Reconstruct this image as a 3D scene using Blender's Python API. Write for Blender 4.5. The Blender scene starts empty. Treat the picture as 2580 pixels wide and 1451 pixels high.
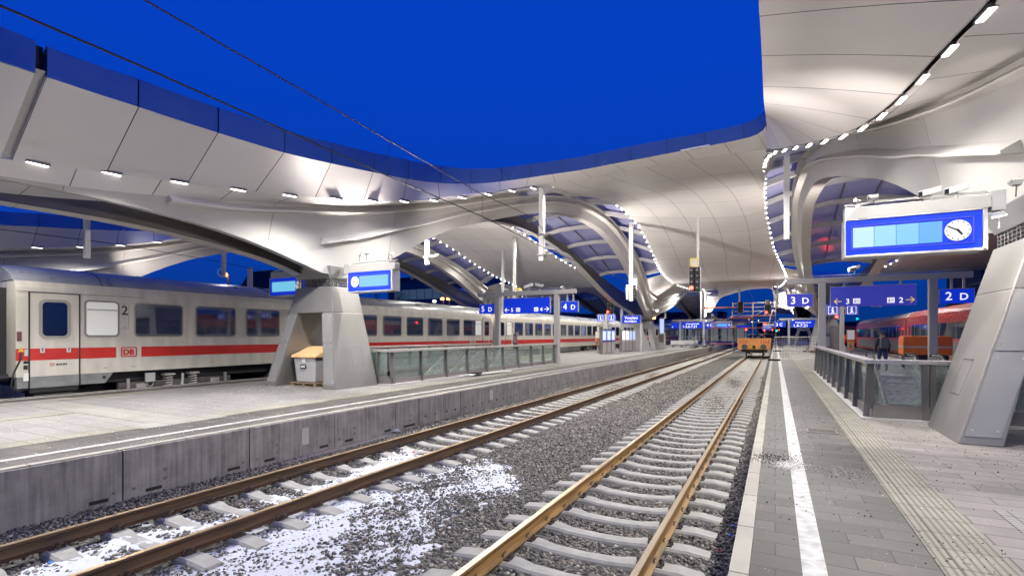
import bpy, math, random
import numpy as np
from mathutils import Vector, Matrix
R = math.radians
random.seed(7); rng = np.random.default_rng(7)
scn = bpy.context.scene
C = scn.collection

# ------------------------------------------------------------------ camera, sky, exposure
H = 2.264                                   # eye height above the rail heads
YAW = math.atan(662 / 1275)
cd = bpy.data.cameras.new('camera'); cam = bpy.data.objects.new('camera', cd); C.objects.link(cam)
cd.sensor_width = 36; cd.lens = 36 * 1275 / 2576; cd.shift_y = (843 - 724.5) / 2576
cd.clip_start = .05; cd.clip_end = 3000
cam.location = (0, 0, H); cam.rotation_euler = (R(90), 0, YAW)
scn.camera = cam
scn.render.engine = 'CYCLES'
scn.view_settings.view_transform = 'Standard'; scn.view_settings.look = 'None'
scn.view_settings.exposure = 0.10; scn.view_settings.gamma = 1
cy = scn.cycles
cy.use_adaptive_sampling = True; cy.adaptive_threshold = .02
cy.max_bounces = 6; cy.diffuse_bounces = 3; cy.glossy_bounces = 4; cy.transmission_bounces = 4; cy.transparent_max_bounces = 10
cy.use_denoising = True; cy.sample_clamp_indirect = 4.0; cy.sample_clamp_direct = 0
cy.caustics_reflective = False; cy.caustics_refractive = False
cy.use_light_tree = True

W = bpy.data.worlds.new('World'); scn.world = W; W.use_nodes = True
nt = W.node_tree; nt.nodes.clear()
o = nt.nodes.new('ShaderNodeOutputWorld'); bg = nt.nodes.new('ShaderNodeBackground')
tc = nt.nodes.new('ShaderNodeTexCoord'); sp = nt.nodes.new('ShaderNodeSeparateXYZ')
cr = nt.nodes.new('ShaderNodeValToRGB')
nt.links.new(tc.outputs['Generated'], sp.inputs[0]); nt.links.new(sp.outputs['Z'], cr.inputs[0])
nt.links.new(cr.outputs[0], bg.inputs[0]); nt.links.new(bg.outputs[0], o.inputs[0])
el = cr.color_ramp.elements
el[0].position = 0.0; el[0].color = (.002, .028, .150, 1)
el[1].position = 1.0; el[1].color = (.0003, .044, .47, 1)
for p, c in ((.06, (.001, .036, .25)), (.17, (.0006, .042, .38)), (.45, (.0004, .047, .49))):
    e = el.new(p); e.color = c + (1,)
bg.inputs[1].default_value = 1.0
# a little of the physical twilight sky, sun below the horizon
sky = nt.nodes.new('ShaderNodeTexSky'); sky.sky_type = 'NISHITA'; sky.sun_disc = False
sky.sun_elevation = R(-2.5); sky.sun_rotation = R(200)
bg2 = nt.nodes.new('ShaderNodeBackground'); bg2.inputs[1].default_value = .012
add = nt.nodes.new('ShaderNodeAddShader')
nt.links.new(sky.outputs[0], bg2.inputs[0]); nt.links.new(bg.outputs[0], add.inputs[0]); nt.links.new(bg2.outputs[0], add.inputs[1])
nt.links.new(add.outputs[0], o.inputs[0])

# ------------------------------------------------------------------ materials
MATS = {}
def newmat(name):
    m = bpy.data.materials.new(name); m.use_nodes = True
    return m, m.node_tree, m.node_tree.nodes['Principled BSDF']
def mat(name, col, rough=.5, metal=0., noise=0., nscale=6., bump=0., bscale=40., coat=0., spec=.5, stretch=None):
    if name in MATS: return MATS[name]
    m, t, b = newmat(name)
    b.inputs['Base Color'].default_value = (*col, 1); b.inputs['Roughness'].default_value = rough
    b.inputs['Metallic'].default_value = metal; b.inputs['Coat Weight'].default_value = coat
    b.inputs['Specular IOR Level'].default_value = spec
    g = t.nodes.new('ShaderNodeTexCoord'); mp = t.nodes.new('ShaderNodeMapping')
    t.links.new(g.outputs['Object'], mp.inputs[0])
    if stretch: mp.inputs['Scale'].default_value = stretch
    if noise:
        n = t.nodes.new('ShaderNodeTexNoise'); n.inputs['Scale'].default_value = nscale; n.inputs['Detail'].default_value = 6
        t.links.new(mp.outputs[0], n.inputs[0])
        rr = t.nodes.new('ShaderNodeMapRange'); rr.inputs['From Min'].default_value = .3; rr.inputs['From Max'].default_value = .7
        rr.inputs['To Min'].default_value = 1 - noise; rr.inputs['To Max'].default_value = 1 + noise * .6
        t.links.new(n.outputs[0], rr.inputs[0])
        mx = t.nodes.new('ShaderNodeVectorMath'); mx.operation = 'SCALE'; mx.inputs[0].default_value = col
        t.links.new(rr.outputs[0], mx.inputs['Scale']); t.links.new(mx.outputs[0], b.inputs['Base Color'])
        r2 = t.nodes.new('ShaderNodeMapRange'); r2.inputs['From Min'].default_value = .3; r2.inputs['From Max'].default_value = .7
        r2.inputs['To Min'].default_value = max(.02, rough - .1); r2.inputs['To Max'].default_value = min(1, rough + .1)
        t.links.new(n.outputs[0], r2.inputs[0]); t.links.new(r2.outputs[0], b.inputs['Roughness'])
    if bump:
        n2 = t.nodes.new('ShaderNodeTexNoise'); n2.inputs['Scale'].default_value = bscale; n2.inputs['Detail'].default_value = 5
        t.links.new(mp.outputs[0], n2.inputs[0])
        bp = t.nodes.new('ShaderNodeBump'); bp.inputs['Strength'].default_value = bump; bp.inputs['Distance'].default_value = .02
        t.links.new(n2.outputs[0], bp.inputs['Height']); t.links.new(bp.outputs[0], b.inputs['Normal'])
    MATS[name] = m; return m
def emis(name, col, s, base=(.05, .05, .05)):
    if name in MATS: return MATS[name]
    m, t, b = newmat(name)
    b.inputs['Base Color'].default_value = (*base, 1)
    b.inputs['Emission Color'].default_value = (*col, 1); b.inputs['Emission Strength'].default_value = s; b.inputs['Specular IOR Level'].default_value = .2
    MATS[name] = m; return m
def glassmat(name, tint, alpha=.75, rough=.05, diff=(.5, .6, .6), dw=.2, gl=.12):
    """thin pane: mostly see-through, some reflection, a little haze"""
    if name in MATS: return MATS[name]
    m, t, b = newmat(name); t.nodes.remove(b)
    out = t.nodes['Material Output']
    tr = t.nodes.new('ShaderNodeBsdfTransparent'); tr.inputs[0].default_value = (*tint, 1)
    df = t.nodes.new('ShaderNodeBsdfDiffuse'); df.inputs[0].default_value = (*diff, 1)
    gs = t.nodes.new('ShaderNodeBsdfGlossy'); gs.inputs['Roughness'].default_value = rough; gs.inputs[0].default_value = (.9, .9, .9, 1)
    m1 = t.nodes.new('ShaderNodeMixShader'); m1.inputs[0].default_value = dw
    m2 = t.nodes.new('ShaderNodeMixShader')
    fr = t.nodes.new('ShaderNodeFresnel'); fr.inputs[0].default_value = 1.5
    ad = t.nodes.new('ShaderNodeMath'); ad.operation = 'ADD'; ad.inputs[1].default_value = gl - .04; ad.use_clamp = True
    mn = t.nodes.new('ShaderNodeMath'); mn.operation = 'MINIMUM'; mn.inputs[1].default_value = .30
    t.links.new(fr.outputs[0], ad.inputs[0]); t.links.new(ad.outputs[0], mn.inputs[0]); t.links.new(mn.outputs[0], m2.inputs[0])
    t.links.new(tr.outputs[0], m1.inputs[1]); t.links.new(df.outputs[0], m1.inputs[2])
    t.links.new(m1.outputs[0], m2.inputs[1]); t.links.new(gs.outputs[0], m2.inputs[2]); t.links.new(m2.outputs[0], out.inputs[0])
    MATS[name] = m; return m
def panelmat(name, col, rough, metal, seam, sw=.012, cross=None, streak=(1, 12, 1), bump=.12):
    """sheet metal cladding; uv.x = metres along, uv.y = metres across; dark open joints"""
    if name in MATS: return MATS[name]
    m, t, b = newmat(name)
    uv = t.nodes.new('ShaderNodeUVMap'); s = t.nodes.new('ShaderNodeSeparateXYZ'); t.links.new(uv.outputs[0], s.inputs[0])
    def line(sock, period, w):
        md = t.nodes.new('ShaderNodeMath'); md.operation = 'PINGPONG'; md.inputs[1].default_value = period / 2
        t.links.new(sock, md.inputs[0])
        lt = t.nodes.new('ShaderNodeMath'); lt.operation = 'LESS_THAN'; lt.inputs[1].default_value = w
        t.links.new(md.outputs[0], lt.inputs[0]); return lt.outputs[0]
    l = line(s.outputs[0], seam, sw)
    if cross:
        l2 = line(s.outputs[1], cross, sw); mxx = t.nodes.new('ShaderNodeMath'); mxx.operation = 'MAXIMUM'
        t.links.new(l, mxx.inputs[0]); t.links.new(l2, mxx.inputs[1]); l = mxx.outputs[0]
    # each sheet has its own slight shade
    fl = t.nodes.new('ShaderNodeMath'); fl.operation = 'DIVIDE'; fl.inputs[1].default_value = seam; t.links.new(s.outputs[0], fl.inputs[0])
    f2 = t.nodes.new('ShaderNodeMath'); f2.operation = 'FLOOR'
    a5 = t.nodes.new('ShaderNodeMath'); a5.operation = 'ADD'; a5.inputs[1].default_value = 0.0
    t.links.new(fl.outputs[0], a5.inputs[0]); t.links.new(a5.outputs[0], f2.inputs[0])
    wn = t.nodes.new('ShaderNodeTexWhiteNoise'); wn.noise_dimensions = '1D'; t.links.new(f2.outputs[0], wn.inputs['W'])
    rr = t.nodes.new('ShaderNodeMapRange'); rr.inputs['To Min'].default_value = .93; rr.inputs['To Max'].default_value = 1.04; t.links.new(wn.outputs[0], rr.inputs[0])
    g = t.nodes.new('ShaderNodeTexCoord'); n = t.nodes.new('ShaderNodeTexNoise'); n.inputs['Scale'].default_value = .7; n.inputs['Detail'].default_value = 8
    t.links.new(g.outputs['Object'], n.inputs[0])
    r3 = t.nodes.new('ShaderNodeMapRange'); r3.inputs['To Min'].default_value = .93; r3.inputs['To Max'].default_value = 1.07; t.links.new(n.outputs[0], r3.inputs[0])
    mu = t.nodes.new('ShaderNodeMath'); mu.operation = 'MULTIPLY'; t.links.new(rr.outputs[0], mu.inputs[0]); t.links.new(r3.outputs[0], mu.inputs[1])
    sc = t.nodes.new('ShaderNodeVectorMath'); sc.operation = 'SCALE'; sc.inputs[0].default_value = col; t.links.new(mu.outputs[0], sc.inputs['Scale'])
    mix = t.nodes.new('ShaderNodeMix'); mix.data_type = 'RGBA'; t.links.new(l, mix.inputs[0]); t.links.new(sc.outputs[0], mix.inputs[6]); mix.inputs[7].default_value = (.02, .02, .025, 1)
    t.links.new(mix.outputs[2], b.inputs['Base Color'])
    # brushed streaks in the roughness and a faint unevenness
    mp = t.nodes.new('ShaderNodeMapping'); mp.inputs['Scale'].default_value = streak; t.links.new(uv.outputs[0], mp.inputs[0])
    n4 = t.nodes.new('ShaderNodeTexNoise'); n4.inputs['Scale'].default_value = 2.; n4.inputs['Detail'].default_value = 6; t.links.new(mp.outputs[0], n4.inputs[0])
    r4 = t.nodes.new('ShaderNodeMapRange'); r4.inputs['To Min'].default_value = rough - .08; r4.inputs['To Max'].default_value = rough + .1
    t.links.new(n4.outputs[0], r4.inputs[0]); t.links.new(r4.outputs[0], b.inputs['Roughness'])
    b.inputs['Metallic'].default_value = metal
    bp = t.nodes.new('ShaderNodeBump'); bp.inputs['Strength'].default_value = bump; bp.inputs['Distance'].default_value = .02
    t.links.new(n.outputs[0], bp.inputs['Height'])
    if bump: t.links.new(bp.outputs[0], b.inputs['Normal'])
    MATS[name] = m; return m

# ------------------------------------------------------------------ mesh building
class MB:
    def __init__(s): s.v = []; s.f = []; s.uv = None
    def quad(s, a, b, c, d):
        n = len(s.v); s.v += [tuple(a), tuple(b), tuple(c), tuple(d)]; s.f.append((n, n+1, n+2, n+3)); return s
    def box(s, x0, x1, y0, y1, z0, z1):
        n = len(s.v)
        s.v += [(x, y, z) for z in (z0, z1) for x, y in ((x0, y0), (x1, y0), (x1, y1), (x0, y1))]
        for q in ((3,2,1,0), (4,5,6,7), (0,1,5,4), (1,2,6,5), (2,3,7,6), (3,0,4,7)): s.f.append(tuple(n+i for i in q))
        return s
    def hexa(s, bot, top):
        n = len(s.v); s.v += [tuple(p) for p in bot] + [tuple(p) for p in top]; k = len(bot)
        s.f.append(tuple(n+i for i in reversed(range(k)))); s.f.append(tuple(n+k+i for i in range(k)))
        for i in range(k):
            j = (i+1) % k; s.f.append((n+i, n+j, n+k+j, n+k+i))
        return s
    def bar(s, p, q, w, h=None, up=(0, 0, 1)):
        p = Vector(p); q = Vector(q); h = h or w; d = (q-p).normalized(); up = Vector(up)
        if abs(d.dot(up)) > .99: up = Vector((0, 1, 0))
        a = d.cross(up).normalized(); b = a.cross(d).normalized()
        r = [a*w/2*i + b*h/2*j for i, j in ((-1,-1), (1,-1), (1,1), (-1,1))]
        return s.hexa([p+k for k in r], [q+k for k in r])
    def tube(s, pts, r, k=8, closed=False):
        pts = [Vector(p) for p in pts]; n0 = len(s.v); m = len(pts)
        for i, p in enumerate(pts):
            d = (pts[min(i+1, m-1)] - pts[max(i-1, 0)]).normalized()
            up = Vector((0, 0, 1)) if abs(d.z) < .95 else Vector((0, 1, 0))
            a = d.cross(up).normalized(); b = a.cross(d)
            rr = r[i] if isinstance(r, (list, tuple)) else r
            for j in range(k):
                t = 2*math.pi*j/k; s.v.append(tuple(p + (a*math.cos(t) + b*math.sin(t))*rr))
        for i in range(m-1):
            for j in range(k):
                a = n0+i*k+j; b = n0+i*k+(j+1) % k; s.f.append((a, b, b+k, a+k))
        s.f.append(tuple(n0+j for j in reversed(range(k)))); s.f.append(tuple(n0+(m-1)*k+j for j in range(k)))
        return s
    def grid(s, rows, uv=None, wrap=False):
        """rows: list of equal-length point lists"""
        n0 = len(s.v); m = len(rows[0])
        for r_ in rows: s.v += [tuple(p) for p in r_]
        for i in range(len(rows)-1):
            for j in range(m if wrap else m-1):
                a = n0+i*m+j; b = n0+i*m+(j+1) % m; s.f.append((a, b, b+m, a+m))
        return s
    def gridm(s, rows):
        """grid with uv in metres: u along the list of rows, v across a row"""
        if s.uv is None: s.uv = {}
        n0 = len(s.v); m = len(rows[0]); s.grid(rows)
        mid = m//2; U = 0
        for i, r_ in enumerate(rows):
            if i: U += (Vector(r_[mid]) - Vector(rows[i-1][mid])).length
            V = 0
            for j in range(m):
                if j: V += (Vector(r_[j]) - Vector(r_[j-1])).length
                s.uv[n0+i*m+j] = (U, V)
        return s
    def prism(s, poly, axis, a, b):
        """polygon in the plane across axis ('x','y','z'), from a to b"""
        def P(p, t):
            if axis == 'x': return (t, p[0], p[1])
            if axis == 'y': return (p[0], t, p[1])
            return (p[0], p[1], t)
        return s.hexa([P(p, a) for p in poly], [P(p, b) for p in poly])
    def disc(s, c, r, axis, th, k=20):
        c = Vector(c); ax = {'x': Vector((1,0,0)), 'y': Vector((0,1,0)), 'z': Vector((0,0,1))}[axis] * th / 2
        return s.tube([c-ax, c+ax], r, k)
    def thicken(s, th, up=(0, 0, 1)):
        """give an open sheet real thickness: second skin and rims with their own vertices"""
        n = len(s.v); V = [Vector(p) for p in s.v]; N = [Vector((0, 0, 0)) for _ in V]; ed = {}
        for f in s.f:
            k = (V[f[2]]-V[f[0]]).cross(V[f[3]]-V[f[1]] if len(f) > 3 else V[f[2]]-V[f[1]])
            for i in f: N[i] += k
            for i in range(len(f)):
                e = (f[i], f[(i+1) % len(f)]); r_ = (e[1], e[0])
                if r_ in ed: ed.pop(r_)
                else: ed[e] = 1
        tot = sum(N, Vector((0, 0, 0))); sg = 1 if tot.dot(Vector(up)) >= 0 else -1
        off = [(V[i] + (N[i].normalized() if N[i].length > 1e-9 else Vector(up))*th*sg) for i in range(n)]
        s.v += [tuple(p) for p in off]; nf = len(s.f)
        for f in list(s.f): s.f.append(tuple(n+i for i in reversed(f)))
        for a, b in ed:
            k = len(s.v); s.v += [tuple(V[a]), tuple(V[b]), tuple(off[b]), tuple(off[a])]; s.f.append((k, k+1, k+2, k+3))
            if s.uv is not None:
                for q in range(4): s.uv[k+q] = (.3, .3)
        if s.uv is not None:
            for i in range(n): s.uv[n+i] = s.uv.get(i, (.3, .3))
    def build(s, name, material, parent=None, smooth=False, solid=0, bevel=0, loc=None, up=(0, 0, 1)):
        if solid: s.thicken(solid, up)
        me = bpy.data.meshes.new(name); v = s.v
        if loc: v = [(a-loc[0], b-loc[1], c-loc[2]) for a, b, c in v]
        me.from_pydata(v, [], s.f); me.materials.append(MATS[material] if isinstance(material, str) else material)
        if s.uv is not None:
            l = me.uv_layers.new(name='UVMap')
            for lp in me.loops: l.data[lp.index].uv = s.uv.get(lp.vertex_index, (.3, .3))
        me.update()
        if smooth:
            me.polygons.foreach_set('use_smooth', [True]*len(me.polygons))
            me.set_sharp_from_angle(angle=R(smooth if smooth is not True else 35))
        o = bpy.data.objects.new(name, me); C.objects.link(o)
        if loc: o.location = loc
        if parent is not None:
            o.parent = parent
            o.matrix_parent_inverse = Matrix.Translation(-parent.location) if not loc else Matrix.Translation(-parent.location)
        if bevel:
            md = o.modifiers.new('bevel', 'BEVEL'); md.width = bevel; md.segments = 2; md.limit_method = 'ANGLE'; md.angle_limit = R(40)
        return o
def tag(o, label=None, cat=None, group=None, kind=None):
    if label: o['label'] = label
    if cat: o['category'] = cat
    if group: o['group'] = group
    if kind: o['kind'] = kind
    return o
def thing(name, label, cat, loc=(0, 0, 0), group=None):
    o = bpy.data.objects.new(name, None); o.empty_display_size = .3; C.objects.link(o); o.location = loc
    return tag(o, label, cat, group)
def struct(name, mb, m, **k): return tag(mb.build(name, m, **k), kind='structure')
def dup(root, loc, label=None, group=None):
    """copy a thing with its parts and sub-parts; loc is the new place of its base"""
    def cp(o, par):
        c = o.copy(); C.objects.link(c)
        if par is not None: c.parent = par
        for ch in [x for x in bpy.data.objects if x.parent == o]: cp(ch, c)
        return c
    r = cp(root, None); r.location = loc
    if label: r['label'] = label
    if group: r['group'] = group
    return r
def text(body, size, loc, m, parent, face='-y', name='lettering', ext=.004, align='LEFT', bold=0., sx=1.):
    cu = bpy.data.curves.new(name, 'FONT'); cu.body = body; cu.size = size; cu.extrude = ext; cu.align_x = align; cu.align_y = 'BOTTOM_BASELINE'
    cu.offset = bold; cu.resolution_u = 3; cu.materials.append(MATS[m])
    o = bpy.data.objects.new(name, cu); C.objects.link(o)
    o.location = loc; o.rotation_euler = (R(90), 0, 0 if face == '-y' else R(90) if face == '+x' else R(180)); o.scale = (sx, 1, 1)
    if parent is not None:
        o.parent = parent; o.matrix_parent_inverse = Matrix.Translation(-parent.location)
    return o
def table(rows):
    """smooth interpolation (monotone-ish cubic) through (x, a, b, ...) rows"""
    A = np.array(rows, float); x = A[:, 0]; Yv = A[:, 1:]
    d = np.diff(Yv, axis=0) / np.diff(x)[:, None]
    mS = np.zeros_like(Yv); mS[0] = d[0]; mS[-1] = d[-1]
    for i in range(1, len(x)-1):
        h0, h1 = x[i]-x[i-1], x[i+1]-x[i]; mS[i] = (d[i-1]*h1 + d[i]*h0)/(h0+h1)
    def f(t):
        t = min(max(t, x[0]), x[-1]); i = min(max(int(np.searchsorted(x, t)) - 1, 0), len(x)-2)
        h = x[i+1]-x[i]; s = (t-x[i])/h
        r = (2*s**3-3*s*s+1)*Yv[i] + (s**3-2*s*s+s)*h*mS[i] + (-2*s**3+3*s*s)*Yv[i+1] + (s**3-s*s)*h*mS[i+1]
        return tuple(r) if len(r) > 1 else float(r[0])
    return f
def at(u, v, D):
    """the place D metres deep along a measured sight line of the survey"""
    a = (u-1288)/1275; b = -(v-843)/1275; c, s = math.cos(YAW), math.sin(YAW)
    return (D*(a*c-s), D*(a*s+c), H + D*b)

# palette
mat('white_ceiling_edge', (.62, .60, .58), .35, .3)
panelmat('ceiling', (.77, .75, .72), .42, .08, 1.55, .010)
panelmat('ceiling_long', (.74, .72, .69), .38, .12, 3.1, .010, cross=1.9, streak=(12, 1, 1))
panelmat('fascia', (.20, .33, .48), .24, .80, 1.55, .014, streak=(.3, .3, 1), bump=0)
panelmat('skin', (.48, .468, .445), .42, .2, 4.6, .006, streak=(1, 8, 1))
mat('steel_dark', (.19, .18, .175), .45, .4, noise=.12, nscale=3)
mat('steel_grey', (.46, .45, .43), .45, .12, noise=.08, nscale=2)
mat('steel_light', (.55, .55, .53), .4, .3, noise=.06, nscale=3)
mat('stainless', (.66, .64, .61), .33, .65, noise=.05, nscale=8, stretch=(1, 1, 14))
mat('pylon', (.25, .24, .225), .42, .4, noise=.10, nscale=1.2, stretch=(1, 1, .5))
mat('pylon_light', (.30, .297, .29), .45, .3, noise=.08, nscale=1.5)
mat('black', (.012, .012, .014), .6); mat('rubber', (.02, .02, .022), .7)
mat('white_paint', (.72, .72, .70), .6, noise=.1, nscale=20); mat('white', (.8, .8, .8), .5)
mat('sign_blue', (.012, .035, .52), .35); emis('sign_blue_lit', (.003, .035, .66), .62, (.008, .03, .36)); emis('sign_violet', (.05, .055, .46), .42, (.06, .07, .46))
emis('sign_white', (1, 1, 1), .8, (.8, .8, .8)); emis('sign_yellow', (1, .75, .15), .45, (.8, .65, .1))
emis('lamp', (1., .97, .90), 30.); emis('lamp_soft', (1., .97, .92), 7.); emis('lamp_flood', (1., .93, .84), 22.)
emis('red_lamp', (1, .03, .02), 20.); emis('warm_lamp', (1, .35, .06), 16.); emis('green_lamp', (.0, .8, .5), 5.)
emis('screen_a', (.16, .52, .74), 1.0); emis('screen_b', (.10, .42, .90), .95); emis('screen_glare_strong', (.50, .78, .93), 1.); emis('screen_glare_mid', (.30, .66, .93), 1.); emis('screen_glare_faint', (.19, .56, .93), 1.); emis('poster_white', (1, .96, .88), 1.15)
emis('poster_blue', (.22, .35, 1.), 1.0); emis('poster_pale', (.5, .6, 1), 1.0)
mat('orange', (.62, .26, .075), .55, noise=.25, nscale=5); mat('yellow', (.6, .42, .03), .5)
glassmat('rail_glass', (.86, .93, .90), dw=.13, diff=(.70, .80, .76), gl=.10)
glassmat('roof_glass', (.62, .62, .85), dw=.52, diff=(.62, .64, .88), gl=.12, rough=.15)
# ------------------------------------------------------------------ station canopy: measured profiles (offset from platform axis, height) against Y
XL, XR, XLL = -13.56, 4.54, -31.66            # axes of the platforms
Y0, Y1 = 12.4, 59.4                           # rows of pylons, the roof mirrors about Y1
S_ = table([(-6,.3,5.6),(4.2,.37,5.66),(6,.47,5.87),(7.3,.86,5.96),(8.45,1.21,6.04),(9.6,1.57,6.14),(11,2.05,6.31),(12.7,2.38,6.6),(14.5,2.78,7.0),(16.7,3.46,7.63),(18.7,4.08,8.26),(20.65,4.62,8.84),(23.2,4.86,9.46),(25.2,4.96,9.83),(28.6,5.0,10.14),(32,5.03,10.18),(35,5.04,9.97),(39,4.86,9.45),(42,4.67,8.92),(47.6,4.15,8.3),(54,3.7,8.12),(59.4,3.5,8.08)])
T_ = table([(-6,.0,5.3),(4.0,.02,5.38),(5.8,.15,5.51),(7.25,.39,5.68),(8.7,.66,5.88),(10.4,.96,6.16),(12.4,1.32,6.5),(15.8,1.83,7.36),(18.2,2.18,8.08),(20,2.37,8.64),(21.8,2.54,9.15),(26,2.96,10.12),(30.4,3.05,10.72),(34.6,3.13,10.72),(39.8,3.01,10.15),(45.2,2.79,9.09),(50,2.3,7.9),(55,1.62,6.9),(59.4,1.4,6.6)])
B_ = table([(-6,-.1,5.28),(4.0,-.04,5.36),(6.36,.10,5.30),(9.1,.42,4.95),(10.9,.64,4.46),(11.6,.76,4.24),(13.2,.95,4.30),(14.6,1.2,5.15),(16.3,1.47,6.1),(17.85,1.73,6.78),(19.2,1.86,7.2),(22,2.11,8.06),(25.4,2.41,8.96),(30.6,2.55,9.7),(34.5,2.63,9.76),(39.5,2.52,9.2),(43.6,2.36,8.2),(48.8,1.95,6.5),(52,1.6,5.6),(55.5,1.15,4.9),(58.3,.85,4.3),(59.4,.85,4.25)])
SR_ = table([(-6,1.5,6.7),(4,1.6,6.7),(8.6,1.83,6.74),(9.28,1.94,6.72),(10.33,2.1,6.76),(11.3,2.23,6.79),(12.24,2.35,6.85),(13.05,2.47,6.93),(14.5,2.78,7.14),(16.7,3.46,7.7),(18.7,4.08,8.30),(20.65,4.62,8.86),(23.2,4.86,9.46)])
DZR = table([(-6,.2),(4,.3),(9,.42),(14,.44),(22,.45),(28,.3),(36,.0),(60,.0)])
def SS(xc, sd, y): return SR_(y) if xc > 0 and sd < 0 and y < 23.2 else S_(y)
def TT(xc, y): e, z = T_(y); return (e, z + (DZR(y) if xc > 0 else 0))
# the near end of the far-side arm of each pylon spreads away from the axis
BB = table([(-6,4.0,5.2),(4.9,2.0,5.2),(6.9,1.5,5.1),(9.4,1.0,4.78),(11,.75,4.44),(12.5,.75,4.3)])
F2 = table([(9,.66),(10,.64),(11.3,.58),(12.2,.47),(13.2,.42),(15.9,.53),(20,.56),(26,.52),(48,.52),(54,.60),(59.4,.66)])
def fan_rows(side, xc, y_lo, y_hi, step, mirror, arm=False, de=0.):
    """cross-sections of one arch girder with its two light shelves"""
    outer, inner, soffit, lip, shelf = [], [], [], [], []
    for y in sorted([y_lo + .5*k for k in range(int((y_hi-y_lo)/.5)+1)] + [y_hi, 7.10, 7.13, 11.33, 11.36]):
        eT, zT = TT(xc, y); eB, zB = B_(y)
        if de and y > 12.4: k = de*math.sin(math.pi*(y-12.4)/47)**.7 if y < 59.3 else 0; eT += k; eB += k
        if arm:
            eBB, zBB = BB(y); k = max(0, min(1, (12.4-y)/3)); eB, zB = eB*(1-k)+eBB*k, zB*(1-k)+zBB*k
            eT = max(eT, eB+.03); zT = max(zT, zB+.02)
        hgt = zT - zB; near = min(1, hgt / 1.0)
        t = min(1, max(0, (y-13)/11)) if y < 40 else min(1, max(0, (58-y)/8))
        f1 = min(.3, .25/max(hgt, .1)); f2 = F2(y)
        on = .26*near * min(1, max(0, (y-7.10)/.03)) ; on2 = .26*near*min(1, max(0, (y-11.33)/.03))
        def L(f, out): return (eT+(eB-eT)*f + out, zT + (zB-zT)*f)
        on = min(on, .22); on2 = min(on2, .24)
        g = .10*min(1, near)
        prof = [L(0, 0), L(f1, .0), L((f1+f2)/2, .0), L(f2, 0), L((f2+1)/2, .0), L(1, 0)]
        w = (.34 if arm or y < 11 else .34 + .24*min(1, (y-11)/8)) if y < 40 else .45 + .13*min(1, max(0, (57-y)/8))
        w = min(w, max(.25, eB + .9))
        Yw = 2*Y1 - y if mirror else y
        P = lambda e, z: (xc + side*e, Yw, z)
        h1 = max(hgt, .2)
        if y >= 7.12: lip.append([P(*L(f1-.16/h1, -.01)), P(*L(f1-.02/h1, .24)), P(*L(f1+.02/h1, .24)), P(*L(f1+.05/h1, -.01))])
        if y >= 11.34: shelf.append([P(*L(f2-.17/h1, -.01)), P(*L(f2-.02/h1, .28)), P(*L(f2+.03/h1, .28)), P(*L(f2+.07/h1, -.01))])
        outer.append([P(*p) for p in prof])
        soffit.append([P(eB, zB), P(eB-w*.5, zB+.02), P(eB-w, zB+.04)])
        inner.append([P(eB-w, zB+.04), P(eT-w, zB+(zT-zB)*.5), P(eT-w, zT)])
        inner[-1].append(P(eT, zT+.0))
    return outer, soffit, inner, lip, shelf
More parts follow.
